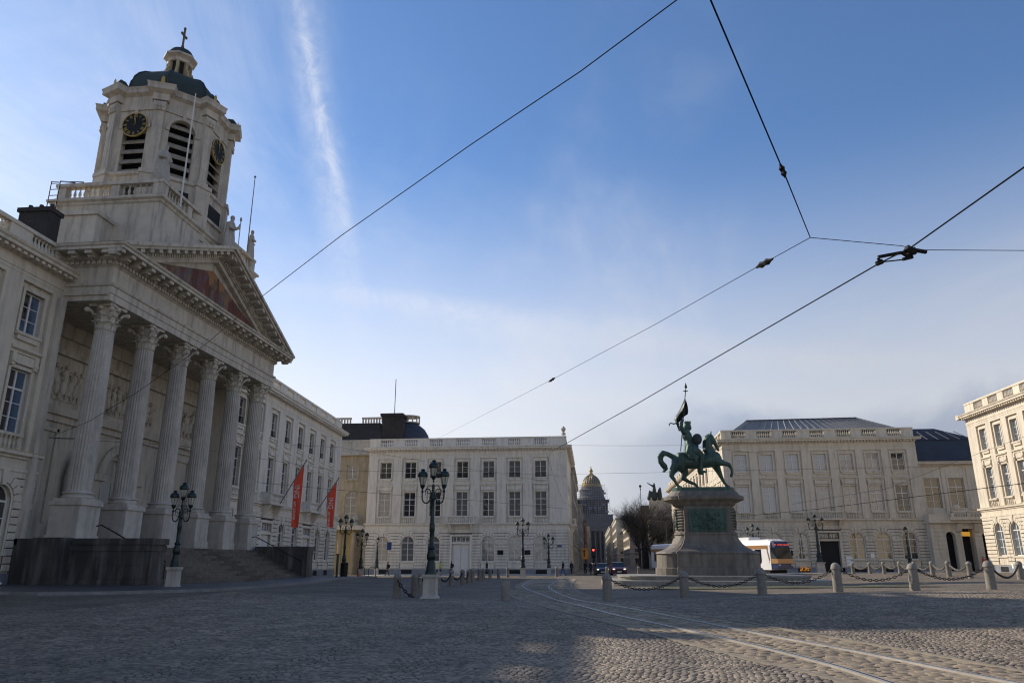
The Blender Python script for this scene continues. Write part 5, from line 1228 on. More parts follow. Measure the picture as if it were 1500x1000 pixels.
# ================================================================== lamps
def lantern(mb_parent,x,y,z,s=1.):
    L=ob('lantern',None,mb_parent,Tr(x,y,z)@Matrix.Scale(s,4))
    L.empty_display_size=.1
    return L
lg=MB(); lg.lathe([(.13,.12),(.235,.58)],0,0,6); lg_me=lg.mesh('lamp_glass',LAMPGL)
lh=MB(); lh.lathe([(.03,-.25),(.06,-.2),(.03,-.12),(.10,-.05),(.14,.04),(.15,.12),(.12,.13)],0,0,12); lh.lathe([(.25,.57),(.29,.60),(.30,.66),(.29,.74),(.24,.85),(.14,.90),(.11,.95),(.13,1.0),(.11,1.03),(.03,1.06)],0,0,14)
for i in range(6):
    a=2*math.pi*i/6; lh.tube([(.13*math.cos(a),.13*math.sin(a),.12),(.24*math.cos(a),.24*math.sin(a),.6)],.014,4)
lh_me=lh.mesh('lamp_hood',IRON,True)
def lamp(x,y,h,label,arms=2,ped=.95,group='street lamps',s=1.,rot=0.,pr=.42,sleek=False):
    t=thing('street_lamp',label,'street lamp',(x,y,gh(x,y)),rot,group)
    q=MB()
    if ped:
        q.loft([[(-r*pr/.42,-r*pr/.42,z),(r*pr/.42,-r*pr/.42,z),(r*pr/.42,r*pr/.42,z),(-r*pr/.42,r*pr/.42,z)] for r,z in ((.52,-.3),(.52,.04),(.44,.1),(.40,.14),(.38,ped-.2),(.42,ped-.14),(.46,ped-.1),(.46,ped))]); bd(q,'stone_base',STONE_G,t)
    p=h-ped; k=min(1,p/4.9); w_=s*.84
    q=MB(); q.lathe([(.36*w_,ped),(.36*w_,ped+.08),(.31*w_,ped+.14),(.29*w_,ped+.3),(.23*w_,ped+.5),(.21*w_,ped+.58),(.27*w_,ped+.64),(.29*w_,ped+.78),(.22*w_,ped+.95),(.19*w_,ped+1.02),(.24*w_,ped+1.08),(.23*w_,ped+1.12),(.14*w_,ped+1.2),(.135*w_,ped+1.75),(.17*w_,ped+1.8),(.17*w_,ped+2.1),(.13*w_,ped+2.16),(.115*w_,ped+p-1.75),(.15*w_,ped+p-1.7),(.10*w_,ped+p-1.6),(.085*w_,ped+p-1.2),(.10*w_,ped+p-1.15),(.05*w_,ped+p-1.05)],0,0,16); bd(q,'post',IRON,t,smooth=True)
    ob('lamp_glass',lg_me,t,Tr(0,0,h-.79)@Matrix.Scale(.76,4)); ob('lamp_hood',lh_me,t,Tr(0,0,h-.79)@Matrix.Scale(.76,4))
    if arms:
        zb=h-1.5
        for i in range(arms):
            sg=(-1,1)[i%2]; R_=.58*s
            q=MB(); P=[]
            for j in range(11): a=math.pi*j/10; P.append((sg*(.12+(R_-.12)/2-(R_-.12)/2*math.cos(a)),0,zb-.12-.26*math.sin(a)))
            q.tube([(sg*.05,0,zb+.1)]+P+[(sg*R_,0,zb+.14)],.03*s+.008,6)
            P=[]
            for j in range(14): a=j*.55; rr=.17*math.exp(-j*.10); P.append((sg*(.25*s+rr*math.cos(a)),0,zb+.1+rr*math.sin(a)))
            q.tube(P,.022,5); q.tube([(sg*.05,0,zb+.36),(sg*.2,0,zb+.40),(sg*.4*s,0,zb+.2),(sg*.42*s,0,zb-.05)],.018,5); ell(q,(sg*R_,0,zb+.12),.06,6)
            bd(q,'scroll_arm',IRON,t)
            ob('lamp_glass',lg_me,t,Tr(sg*R_,0,zb+.32)@Matrix.Scale(.76,4)); ob('lamp_hood',lh_me,t,Tr(sg*R_,0,zb+.32)@Matrix.Scale(.76,4))
    return t
lamp(-6.92,32.9,5.85,'big green three lantern lamp on a stone base in mid square',2,.98,s=.84,rot=.0,pr=.29)
lamp(-20.1,35.7,5.0,'three lantern lamp on a round pale base before the church steps',2,.98,s=.76,pr=.26)
lamp(-24.6,75,6.0,'three lantern lamp beside the black bin, beyond the church',2,.9,s=.95,pr=.28,rot=.5)
lamp(-25.6,84,5.2,'lamp half hidden behind the one beside the black bin',2,.9,s=.9,pr=.25,rot=.2)
lamp(-7.4,82.5,6.1,'three lantern lamp before the plaque of the pale palace',2,.95,s=1.,pr=.27)
lamp(-5.7,101.5,5.2,'three lantern lamp at the corner of the pale palace',2,.9,s=1.,pr=.26)
lamp(-28.6,101,4.9,'single lantern lamp before the first arched window of the pale palace',0,.9,pr=.26)
lamp(28.2,100.3,7.1,'three lantern lamp before the dark doorway of the beige palace',2,1.3,s=1.45,pr=.5)
lamp(45.6,93.5,5.6,'single lantern lamp at the sunlit corner on the right',0,.8,pr=.26)
lamp(36.9,95,5.2,'dark lamp post behind the bollards, right of the dark arched window',0,.8,pr=.25)
lamp(19.8,97.5,5.9,'lamp behind the pedestal, over the tram roof',2,.9,s=1.1,pr=.26)
# ================================================================== banners
def banner(x,y,top,zb,label,L_,wd):
    t=thing('hanging_banner',label,'banner',(0,0,0),0,'red banners on the left wing')
    base=Vector((x,y,6.75)); tp=Vector(top); q=MB(); q.tube([tuple(base),tuple(tp)],.055,6); ell(q,tuple(tp),.09,5); bd(q,'pole',mat('grey_pole',(.15,.15,.16),.5),t)
    a=base.lerp(tp,.92); b=base.lerp(tp,.52); q=MB(); L=[]; m=8
    for k in range(15):
        f=k/14; row=[]
        for i in range(m):
            u_=i/(m-1); top_=a.lerp(b,u_); bot=Vector((a.x-(a.x-b.x)*u_*.72-.1,top_.y,zb+.0))
            p=top_.lerp(bot,f); row.append((p.x,p.y+.07*math.sin(u_*6+f*5)*f,p.z))
        L.append(row+[(p[0],p[1]+.02,p[2]) for p in row[::-1]])
    q.loft(L); bd(q,'cloth',RED,t,smooth=True)
    W_=abs(a.x-b.x)*.8
    for txt,sz,dz,dx in (('ING',.72,.0,.0),('ART CENTER',.3,1.5,.10)):
        cu=bpy.data.curves.new('lettering','FONT'); cu.body=txt; cu.size=sz; cu.extrude=.006; cu.align_x='LEFT'; cu.align_y='CENTER'
        o=bpy.data.objects.new('tmp',cu); sc.collection.objects.link(o); dg=bpy.context.evaluated_depsgraph_get(); me=bpy.data.meshes.new_from_object(o.evaluated_get(dg)); bpy.data.objects.remove(o); me.name='lettering'; me.materials.clear(); me.materials.append(WHITE)
        # letters run downwards, readable from the square
        cxm=(a.x+b.x)/2-.1; zt=min(a.z,b.z)-.35
        M=Matrix(((0,1,0,cxm+.12-dx),(0,0,-1,min(a.y,b.y)-.13),(-1,0,0,zt-dz),(0,0,0,1)))
        ob('lettering',me,t,M)
    return t
banner(-29.3,69.2,(-27.3,70,11.0),4.7,'long red hanging banner on a slanting pole, the one nearer the church',3,1)
banner(-30.0,80.8,(-28.0,81.8,10.55),5.2,'long red hanging banner on a slanting pole, the one at the far end',3,1)
# ================================================================== tram
tr=thing('tram','white tram with copper coloured band stopped behind the monument','tram',(19.6,82.6,.42),R(21))
TW=mat('tram_white',(.75,.74,.72),.3,var=.02); TC=mat('tram_copper_band',(.42,.22,.09),.3,metal=.3,var=.05); TB=mat('tram_dark_glass',(.01,.012,.016),.08,var=0); NAVY=mat('tram_navy',(.02,.03,.09),.3,var=0)
hw=1.15; TL=29
def sect(y,s=1.,zt=3.45,zn=0.): return [(-hw*s,y,.35),(-hw*s,y,2.85),(-hw*s*.88,y,zt-.12),(-hw*s*.6,y,zt),(hw*s*.6,y,zt),(hw*s*.88,y,zt-.12),(hw*s,y,2.85),(hw*s,y,.35)]
q=MB(); q.loft([sect(.55,.96,3.3),sect(1.2,1),sect(TL)]); bd(q,'body',TW,tr)
q=MB(); q.loft([[(-.85,-.35,.5),(-.85,-.25,1.25),(.85,-.25,1.25),(.85,-.35,.5)],[(-1.1,.75,.4),(-1.1,.75,1.35),(1.1,.75,1.35),(1.1,.75,.4)]]); bd(q,'bumper',NAVY,tr)
q=MB(); q.loft([[(-.9,-.42,1.0),(-.9,-.36,1.45),(.9,-.36,1.45),(.9,-.42,1.0)],[(-1.13,.8,1.0),(-1.13,.8,1.5),(1.13,.8,1.5),(1.13,.8,1.0)]]); bd(q,'front_copper_panel',TC,tr)
q=MB(); q.loft([[(-.92,-.36,1.45),(-.86,.0,2.6),(.86,.0,2.6),(.92,-.36,1.45)],[(-1.12,.9,1.45),(-1.08,.9,2.6),(1.08,.9,2.6),(1.12,.9,1.45)]]); bd(q,'windscreen',TB,tr)
q=MB(); q.loft([[(-.86,.0,2.6),(-.8,.22,3.15),(.8,.22,3.15),(.86,.0,2.6)],[(-1.05,.9,2.6),(-.98,.9,3.3),(.98,.9,3.3),(1.05,.9,2.6)]]); bd(q,'front_hood',NAVY,tr)
cu=bpy.data.curves.new('destination','FONT'); cu.body='92  FORT-JACO'; cu.size=.26; cu.extrude=.004; cu.align_x='CENTER'
o=bpy.data.objects.new('tmp',cu); sc.collection.objects.link(o); me=bpy.data.meshes.new_from_object(o.evaluated_get(bpy.context.evaluated_depsgraph_get())); bpy.data.objects.remove(o); me.materials.clear(); me.materials.append(mat('red_led_text',(.3,.02,.01),.5,var=0,emit=(1,.12,.05,.6)))
ob('destination_display',me,tr,Tr(0,.03,2.78)@Matrix.Rotation(R(68),4,'X'))
q=MB()
for s in (-1,1): ell(q,(s*.72,-.37,.85),(.14,.05,.07),6)
bd(q,'headlights',mat('headlight',(.7,.7,.66),.1,var=0),tr)
q=MB(); q.box(-hw-.012,-hw-.002,.9,TL,2.45,2.82); q.box(hw+.002,hw+.012,.9,TL,2.45,2.82); bd(q,'copper_band',TC,tr)
q=MB(); q.loft([[(-1.14,.82,1.3),(-1.16,.70,1.3),(-1.16,.70,1.4),(-1.14,.82,1.4)],[(-1.16,1.1,1.3+1.2),(-1.18,1.0,2.5),(-1.18,1.0,2.6),(-1.16,1.1,2.6)]]); bd(q,'copper_pillar',TC,tr)
for s in (-1,1):
    for y0,y1 in ((2.1,3.3),(4.2,6.8),(7.2,8.6),(9.6,12.5),(13.5,16.5),(17.5,20),(21,24),(25,28)):
        P=[(y0,2.42),(y0,1.3)]+[((y0+y1)/2-(y1-y0)/2*math.cos(a),1.3-.45*math.sin(a)*(1 if y1-y0<1.4 else .4)) for a in np.linspace(.3,math.pi-.3,7)]+[(y1,1.3),(y1,2.42)]
        q=MB(); q.prism(P,-.01,.01); bd(q,'side_window',TB,tr,Tr(s*(hw+.006),0,0)@Rz(R(90)))
q=MB(); q.box(-1.0,1.0,1.0,TL-.5,.02,.4); bd(q,'underframe',BLACK,tr)
q=MB(); q.tube([(hw,.9,2.5),(hw+.35,.6,2.5),(hw+.38,.6,2.3)],.025,4); q.box(hw+.28,hw+.46,.52,.6,1.75,2.3); bd(q,'mirror',BLACK,tr)
q=MB(); q.box(-.7,.7,5,9,3.45,3.75); q.box(-.7,.7,14,18,3.45,3.75); bd(q,'roof_box',TW,tr)
# ================================================================== cars
def car(x,y,rz,paint,label):
    t=thing('car',label,'car',(x,y,gh(x,y)),rz,None)
    q=MB(); L=[]
    for y_,w_,z0,zb,zt,wt in ((-2.05,.72,.35,.55,.6,.6),(-1.95,.84,.22,.72,.78,.76),(-1.2,.88,.2,.86,.92,.80),(-.95,.88,.2,.9,1.0,.78),(-.2,.88,.2,.92,1.45,.62),(.9,.88,.2,.92,1.48,.62),(1.7,.86,.2,.92,1.05,.72),(2.0,.8,.3,.8,.85,.7)):
        L.append([(-w_,y_,z0),(-w_,y_,zb),(-wt,y_,zt),(wt,y_,zt),(w_,y_,zb),(w_,y_,z0)])
    q.loft(L); bd(q,'body',paint,t)
    q=MB(); q.loft([[(-.70,-1.0,1.0),(.70,-1.0,1.0),(.70,-.98,1.02),(-.70,-.98,1.02)],[(-.6,-.28,1.43),(.6,-.28,1.43),(.6,-.26,1.45),(-.6,-.26,1.45)]]); bd(q,'windscreen',TB,t)
    for s in (-1,1):
        q=MB(); q.loft([[(s*.80,-.8,1.0),(s*.82,-.8,1.0),(s*.82,1.5,1.0),(s*.80,1.5,1.0)],[(s*.655,-.2,1.4),(s*.67,-.2,1.4),(s*.67,.9,1.4),(s*.655,.9,1.4)]]); bd(q,'side_window',TB,t)
        q=MB(); ell(q,(s*.62,-2.0,.70),(.15,.07,.08),6); bd(q,'headlight',mat('headlight_on',(.8,.75,.6),.1,var=0,emit=(1,.9,.7,.8)),t)
        for yy in (-1.3,1.3):
            q=MB(); q.prism([(.33*math.cos(a),.33*math.sin(a)) for a in np.linspace(0,2*math.pi,17)[:-1]],-.1,.1); wh=bd(q,'wheel',BLACK,t,Tr(s*.82,yy,.33)@Rz(R(90)))
            q=MB(); q.prism([(.2*math.cos(a),.2*math.sin(a)) for a in np.linspace(0,2*math.pi,11)[:-1]],-.012,.012); bd(q,'rim',ZINC,wh,Tr(0,-s*.11,0))
        q=MB(); q.box(s*.92-.08,s*.92+.08,-.75,-.65,.98,1.1); bd(q,'mirror',paint,t)
    q=MB(); q.box(-.55,.55,-2.06,-2.0,.42,.6); bd(q,'grille',BLACK,t); q=MB(); q.box(-.26,.26,-2.09,-2.07,.36,.47); bd(q,'number_plate',WHITE,t)
    return t
car(2.9,92.5,R(4),mat('maroon_paint',(.12,.012,.03),.3,var=.0),'maroon car with lit headlights coming out of the street')
car(1.2,101,R(2),mat('dark_paint',(.02,.022,.03),.3,var=0),'dark car just behind the maroon one in the street')
# ================================================================== people
def person_mesh(seed,jk,tr_,hair,stride=.22,bag=False):
    r_=random.Random(seed); a=stride
    C=[[(0,0,.92,.15),(0,0,1.12,.15),(0,0,1.32,.17),(0,0,1.44,.10),(0,-.01,1.52,.06)],[(0,-.02,1.60,.085),(0,-.01,1.66,.095)],
       [(-.17,0,1.38,.08),(-.24,.05,1.1,.06),(-.22,-.08,.88,.045),(-.22,-.1,.82,.04)],[(.17,0,1.38,.08),(.24,-.03,1.1,.06),(.22,-.14,.9,.045),(.22,-.16,.84,.04)],
       [(-.09,0,.9,.11),(-.1,-a*.6,.5,.075),(-.1,-a,.1,.05)],[(-.1,-a,.06,.05),(-.1,-a-.14,.04,.04)],
       [(.09,0,.9,.11),(.1,a*.3,.5,.075),(.1,a,.12,.05)],[(.1,a,.06,.05),(.1,a-.13,.04,.04)]]
    if bag: C.append([(0,.2,1.3,.12),(0,.2,1.1,.14)])
    S=mat('skin',(.45,.28,.2),.6,var=0)
    def zm(c): 
        z=c.z
        if z>1.52: return 1 if (z>1.64 or c.y>.01) else 0
        if z<.10: return 1
        if abs(c.x)>.16 and z<.88 and z>.78: return 0
        return 2 if z>.86 else 3
    return sculpt('person',C,[S,hair,jk,tr_],.03,smooth_it=3,zmat=zm)
BK=mat('black_cloth',(.012,.012,.014),.9,var=.1); NV=mat('navy_cloth',(.02,.03,.06),.9,var=.1); JN=mat('jeans',(.06,.09,.15),.9,var=.1); RC=mat('red_orange_coat',(.5,.07,.02),.8,var=.1); YV=mat('hivis_yellow',(.45,.55,.03),.8,var=.1); HR=mat('dark_hair',(.02,.014,.01),.8,var=0)
pm=[person_mesh(1,BK,BK,HR,.25,True),person_mesh(2,BK,JN,HR,.3),person_mesh(3,YV,NV,HR,.12),person_mesh(4,RC,JN,HR,.3,True),person_mesh(5,NV,BK,HR,.2)]
for k,x,y,rz,l in ((1,-13.6,99.5,-90,'person in black jacket and jeans before the palace door'),(1,-3.7,97.5,-60,'person in dark jacket and jeans at the palace corner'),(4,-2.9,106.5,30,'person in dark clothes walking into the street'),
  (0,-26.3,98,-80,'person in black with a backpack under the blue sign'),(4,-20.8,101,-90,'person in dark clothes next to the one in a yellow vest'),(2,-20.0,101,90,'person in a yellow vest and dark trousers'),(0,-18.5,101,-90,'person in black standing left of the palace door'),
  (3,44.3,93.5,-110,'person in a red orange coat with a bag'),(0,45.3,94.8,-100,'person in black behind the one in the red coat'),(4,-.3,104,10,'person crossing left of the dark car'),(0,-1.0,107,-20,'person in black waiting under the traffic light'),(4,.5,110,0,'person farther down the street mouth')):
    o=ob('person',pm[k]); o.location=(x,y,gh(x,y)); o.rotation_euler=(0,0,R(rz)); o['label']=l; o['category']='person'; o['group']='passers-by'
# ================================================================== street beyond
def block(name,label,x0,x1,y0,y1,h,m,face,floors=4,pitch=3.2,roof='flat',z0=0,roofm=None):
    """a street house: wall with real recessed windows on the named sides"""
    t=thing(name,label,'building',((x0+x1)/2,(y0+y1)/2,z0)); hx,hy=(x1-x0)/2,(y1-y0)/2
    q=MB(); q.box(-hx,hx,-hy,hy,-1,h); bd(q,'wall',m,t)
    q=MB(); q.ring(-hx,hx,-hy,hy,[(0,h-.7),(.4,h-.4),(.4,h-.05),(0,h+.0)]); q.ring(-hx,hx,-hy,hy,[(.0,4.0),(.18,4.1),(.18,4.3),(0,4.4)]); bd(q,'cornice',m,t)
    if roof=='mansard': q=MB(); q.loft([[(-hx,-hy,h),(hx,-hy,h),(hx,hy,h),(-hx,hy,h)],[(-hx+1.2,-hy+1.2,h+2.6),(hx-1.2,-hy+1.2,h+2.6),(hx-1.2,hy-1.2,h+2.6),(-hx+1.2,hy-1.2,h+2.6)]]); bd(q,'roof',roofm or SLATE,t)
    fh=(h-1.4)/floors
    wm=MB().box(-.55,.55,-.02,.01,0,fh*.6); fr=MB(); fr.box(-.68,-.55,-.1,.01,-.1,fh*.6+.13); fr.box(.55,.68,-.1,.01,-.1,fh*.6+.13); fr.box(-.55,.55,-.1,.01,fh*.6,fh*.6+.13); fr.box(-.75,.75,-.2,.01,-.2,-.1); fr.box(-.03,.03,-.05,.01,0,fh*.6)
    wme=fr.mesh('window',m); gme=wm.mesh('glass',GLASS)
    for s in face:
        L_=2*hx if s in '-y+y' and 'y' in s else 2*hy; n=max(1,int(L_/pitch))
        for i in range(n):
            for f in range(floors):
                u_=-L_/2+L_*(i+.5)/n; zz=.9+fh*f
                M={'-y':Tr(u_,-hy,zz),'+x':Tr(hx,u_,zz)@Rz(R(90)),'-x':Tr(-hx,u_,zz)@Rz(R(-90))}[s]; o=ob('window',wme,t,M); ob('glass',gme,o)
    return t
G1=mat('street_stone_grey',(.36,.33,.28),.85,var=.2,scale=.8); G2=mat('street_stone_cream',(.52,.46,.36),.85,var=.15,scale=.8,streak=.3); G3=mat('street_brick',(.22,.12,.08),.9,var=.25,scale=.8)
block('street_house','grey town house on the left of the street, next beyond the pale palace',-14,-2.9,127.3,152,17,G1,('+x','-y'),4,roof='mansard')
block('street_house','cream town house farther down the left side of the street',-14,-3.3,152.2,185,18.5,G2,('+x','-y'),4)
block('street_house','tall grey house, third on the left side of the street',-14,-2.6,185.2,240,15,G1,('+x','-y'),4,roof='mansard')
block('street_house','brick house at the far end of the left side of the street',-14,-2.2,240.2,330,14,G3,('+x','-y'),4)
block('street_house','last grey house on the left side of the street',-14,-1.2,330.2,470,16,G1,('+x','-y'),4)
# right side, beyond the beige palace: low porch, garden trees, then houses
lp=thing('portico_building','low sunlit stone porch with a bronze group on top, left of the monument','building',(13.2,177,0))
q=MB(); q.box(0,5,0,8,-1,12.5); bd(q,'wall',STONE,lp)
q=MB(); q.ring(0,5,0,8,[(0,10.8),(.6,11.2),(.6,11.7),(0,11.9)]); q.box(.1,4.9,.1,.5,12.5,15.4); q.box(.1,4.9,.0,.6,15.4,15.7); bd(q,'cornice',STONE,lp)
q=MB(); q.box(1.6,3.6,-.05,.02,2,9); bd(q,'window',GLASS,lp)
gme=sculpt('bronze_group',[[(0,0,0,.8),(0,0,1.6,.55),(.1,0,2.6,.35),(.1,0,3.3,.24)],[(.1,0,2.6,.25),(-1.0,-.2,3.2,.15),(-1.5,-.2,3.6,.12)],[(1.2,0,0,.7),(1.3,0,1.7,.45),(1.4,0,2.3,.25)],[(-1.1,0,0,.6),(-1,0,1.2,.4),(-1,0,1.7,.2)]],[BRONZE_D],.12)
o=ob('bronze_group',gme); o.location=(14.6,177.5,15.6); tag(o,'dark bronze figure group with a raised arm on the low porch left of the monument','statue')
block('street_house','sunlit cream houses on the right of the street before the courthouse',9.2,20,292,345,17.5,G2,('-x','-y'),5,3.6)
block('street_house','narrow pale house with chimneys at the right of the street',11.5,24,240,286,12.8,G2,('-x','-y'),4,3.6)
block('street_house','cream house closing the right side of the street far away',8.2,20,350,470,17,G2,('-x','-y'),5)
block('street_house','brown brick building behind the bare trees',17,30,205,232,15,G3,('-x','-y'),4)
q=MB()
for k in range(7): q.box(13+k*1.2,13.5+k*1.2,245,245.6,12.5,14.2)
o=bd(q,'chimney_stack',BRICK); tag(o,'row of dark chimneys on the narrow pale house at the right of the street','chimney')
# ---------------- courthouse
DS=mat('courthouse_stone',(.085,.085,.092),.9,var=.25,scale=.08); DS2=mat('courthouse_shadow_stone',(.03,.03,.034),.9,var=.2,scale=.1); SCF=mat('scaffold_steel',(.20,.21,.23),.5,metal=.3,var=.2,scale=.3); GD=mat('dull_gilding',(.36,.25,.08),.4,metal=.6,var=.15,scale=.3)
pj=thing('courthouse','giant grey domed courthouse wrapped in scaffolding at the end of the street','building',(1.2,812,0)); pj.scale=(1,1,.925)
q=MB(); q.box(-24,24,12,50,-2,33); q.box(22,34,14,50,-2,40); q.box(24,31,16,40,40,43); q.box(-30,-20,14,50,-2,40); bd(q,'lower_block',DS,pj)
q=MB()
q.box(-16,16,0,14,35,40)
for x0 in (-16,11): q.box(x0,x0+5,0,12,-2,35)
q.prism([(-18,40),(18,40),(0,48)],-.5,10); q.box(-18,18,-1,12,39.2,40.2); bd(q,'portico',DS,pj)
q=MB(); q.box(-11,11,11,12.2,-2,35); bd(q,'portico_recess',DS2,pj)
q=MB()
for k in range(4): q.lathe([(1.1,0),(1.1,33),(1.5,35)],-8+k*5.3,4,10)
bd(q,'portico_columns',DS,pj,kind='stuff')
q=MB(); q.box(-24,26,10,50,33,48); q.box(-26,27,8,50,47,48.4); q.box(-18,22,12,48,48,54); bd(q,'middle_block',DS,pj)
q=MB(); q.box(-17,17,14,46,54,70); q.box(-18.5,18.5,12,46,69.4,71); bd(q,'square_drum',DS2,pj)
q=MB()
for k in range(9): q.lathe([(.8,55),(.8,68),(1.1,69.2)],-14+k*3.5,12.9,8)
bd(q,'drum_columns',DS,pj,kind='stuff')
q=MB(); q.lathe([(15,71),(15,74),(13.5,76),(13.5,82),(14.2,83),(12,84.5),(11,88)],0,30,24); bd(q,'round_drum',DS,pj)
q=MB(); q.lathe([(11.2,87),(11.4,89),(10.6,90)],0,30,24); bd(q,'gilded_gallery',GD,pj)
q=MB(); q.lathe([(10.0,89.5),(9.8,92),(8.8,95.4),(7,98.2),(4.4,100.6),(2.2,101.8)],0,30,28); bd(q,'dome',mat('dome_lead',(.09,.085,.075),.6,var=.15,scale=.2),pj,smooth=True)
q=MB()
for i in range(24):
    a=2*math.pi*i/24; q.tube([(r*math.cos(a),30+r*math.sin(a),z) for r,z in ((10.1,89.5),(9.9,92),(8.9,95.4),(7.1,98.2),(4.5,100.6),(2.3,101.8))],.25,4)
bd(q,'dome_ribs',GD,pj)
q=MB(); q.lathe([(2.6,101.6),(2.6,102.6),(1.7,103),(1.7,106),(2.4,106.4),(1.8,107.4),(.6,109),(.5,110),(1.0,110.4),(.2,111),(.15,113.5)],0,30,12); bd(q,'gilded_lantern',GD,pj)
sr=random.Random(3)
q=MB()
def scaf(x0,x1,y,z0,z1,st=2.1):
    z=z0
    while z<z1:
        q.box(x0,x1,y-.12,y+.12,z,z+.22); z+=st
    x=x0
    while x<=x1: q.box(x-.1,x+.1,y-.12,y+.12,z0,z1+sr.uniform(0,1.5)); x+=2.4
scaf(-25,27,9,40,54); scaf(-22,24,10,54,62); scaf(-19.5,19.5,11,54,72); scaf(-17,17,14,71,84); scaf(-14.5,14.5,17,84,88.5); scaf(22,35,13,10,42); scaf(-27,-17,-1,20,46)
bd(q,'scaffolding',SCF,pj,kind='stuff')
q=MB()
for k in range(14): zz=sr.choice([42,46,50,56,60,64,73,77]); xx=sr.uniform(-18,16); q.box(xx,xx+sr.uniform(2,6),8.4,8.6,zz,zz+2)
bd(q,'scaffold_sheets',mat('scaffold_netting',(.13,.15,.19),.9,var=.2,scale=.3),pj,kind='stuff')
# ================================================================== trees
BARK=mat('tree_bark',(.055,.047,.04),.9,var=.3,scale=3); TWIG=mat('twigs',(.062,.052,.045),.9,var=.3)
def tree(x,y,h,seed,label,spread=.36,dens=7):
    r_=random.Random(seed); t=thing('bare_tree',label,'tree',(x,y,gh(x,y) if y<150 else 0),0,'bare winter trees')
    T=MB(); C=MB()
    def br(p,d,L,rad,lv):
        k=4; P=[p]; dd=d.copy()
        for i in range(k):
            dd=(dd+Vector((r_.uniform(-.22,.22),r_.uniform(-.22,.22),r_.uniform(-.04,.16)))).normalized(); P.append(P[-1]+dd*L/k)
        rs=[rad*(1-.5*i/k) for i in range(k+1)]
        (T if lv<2 else C).tube(P,rs,5 if lv<2 else 3)
        if lv>=5: return
        n={0:8,1:7,2:6,3:5,4:4}[lv]
        for i in range(n):
            f=(.38 if lv==0 else .2)+.8*(i+r_.random())/n*.78; f=min(f,1); j=min(int(f*k),k-1); q_=P[j].lerp(P[j+1],f*k-j)
            a=r_.uniform(0,2*math.pi); s_=Vector((math.cos(a),math.sin(a),r_.uniform(-.1,.6))); nd_=(dd*(.55 if lv else .5)+s_*.75).normalized()
            br(q_,nd_,L*r_.uniform(.5,.68),rad*.42,lv+1)
    br(Vector((0,0,-.3)),Vector((r_.uniform(-.05,.05),0,1)),h*.62,h*.021,0)
    bd(T,'trunk',BARK,t); bd(C,'crown',TWIG,t)
tree(12.6,158,14,4,'bare tree with dense twigs left of the monument, the one nearest it')
tree(9.8,168,14.5,8,'bare spreading tree hanging over the street left of the monument')
tree(14.6,172,15.5,12,'tallest bare tree behind the other trees left of the monument')
tree(11.4,190,15.5,21,'bare tree farthest down the right side of the street')
# dark covered scaffold tower among the trees
q=MB(); q.box(-3.2,4.2,0,5,0,14.6); o=bd(q,'clad_tower',mat('dark_netting',(.05,.048,.042),.95,var=.3,scale=1.5)); o.location=(15.2,186,0); tag(o,'dark box shaped covered tower behind the bare trees','tower')
q=MB(); q.tube([(0,0,-.3),(0,0,17)],.09,6,.06); ell(q,(0,0,17.2),.3,6); ell(q,(0,0,16.6),.16,6); o=bd(q,'tall_mast',BLACK); o.location=(10.7,165,0); tag(o,'tall thin mast topped by a ball left of the trees','mast')
q=MB(); q.tube([(0,0,-.3),(0,0,8.2),(-.6,0,8.6),(-1.2,0,8.6)],.07,6); q.box(-1.7,-1.1,-.12,.12,8.5,8.65); o=bd(q,'modern_street_light',mat('grey_pole',(.15,.15,.16),.5)); o.location=(13.3,140,0); tag(o,'plain grey modern street light before the bare trees','street light')
# ================================================================== traffic light, signs, small things
tl=thing('traffic_light','traffic light showing red at the mouth of the street','traffic light',(.15,105.5,gh(.15,105.5)))
q=MB(); q.tube([(0,0,-.2),(0,0,3.5)],.06,8); bd(q,'pole',BLACK,tl)
q=MB(); q.box(-.19,.19,-.16,.12,2.3,3.45); q.box(-.27,.27,.0,.03,2.2,3.55); bd(q,'housing',BLACK,tl)
for nm,zz,c_ in (('red_light',3.2,(.9,.03,.02)),('amber_light',2.87,None),('green_light',2.54,None)):
    q=MB(); ell(q,(0,-.16,zz),(.13,.05,.13),8); bd(q,nm,mat('red_signal',(.6,.02,.01),.3,var=0,emit=(1,.03,.02,6)) if c_ else mat('dark_lens',(.02,.02,.015),.3,var=0),tl)
t=thing('road_sign','orange roadworks sign on a pole at the mouth of the street','sign',(-.95,103,gh(-.95,103)))
q=MB(); q.tube([(0,0,-.2),(0,0,3.6)],.04,6); bd(q,'pole',BLACK,t); q=MB(); q.box(-.42,.42,-.05,-.02,2.0,3.4); bd(q,'panel',mat('orange_sign',(.62,.22,.02),.6,var=.05),t)
q=MB(); q.prism([(-.2,2.3),(-.05,2.3),(-.05,3.0),(.12,3.0),(-.12,3.25),(-.3,3.0),(-.2,3.0)],-.065,-.05); bd(q,'arrow',BLACK,t)
t=thing('road_sign','blue rectangular sign on a thin pole before the pale palace','sign',(-26.4,98.8,gh(-26.4,98.8)))
q=MB(); q.tube([(0,0,-.2),(0,0,4.2)],.04,6); bd(q,'pole',ZINC,t); q=MB(); q.box(-.3,.3,-.05,-.02,3.2,4.2); bd(q,'panel',mat('blue_enamel',(.03,.06,.2),.3,var=0),t)
t=thing('road_sign','white and red sign on a thin pole in the dark doorway on the right','sign',(34.2-.2,98.5,gh(34,98.5)))
q=MB(); q.tube([(0,0,-.2),(0,0,1.8)],.03,6); bd(q,'pole',ZINC,t); q=MB(); q.box(-.22,.22,-.05,-.02,1.8,2.3); bd(q,'panel',WHITE,t)
t=thing('litter_bin','black cylindrical bin on the pavement beside the lamp beyond the steps','litter bin',(-23.6,72.2,gh(-23.6,72.2)))
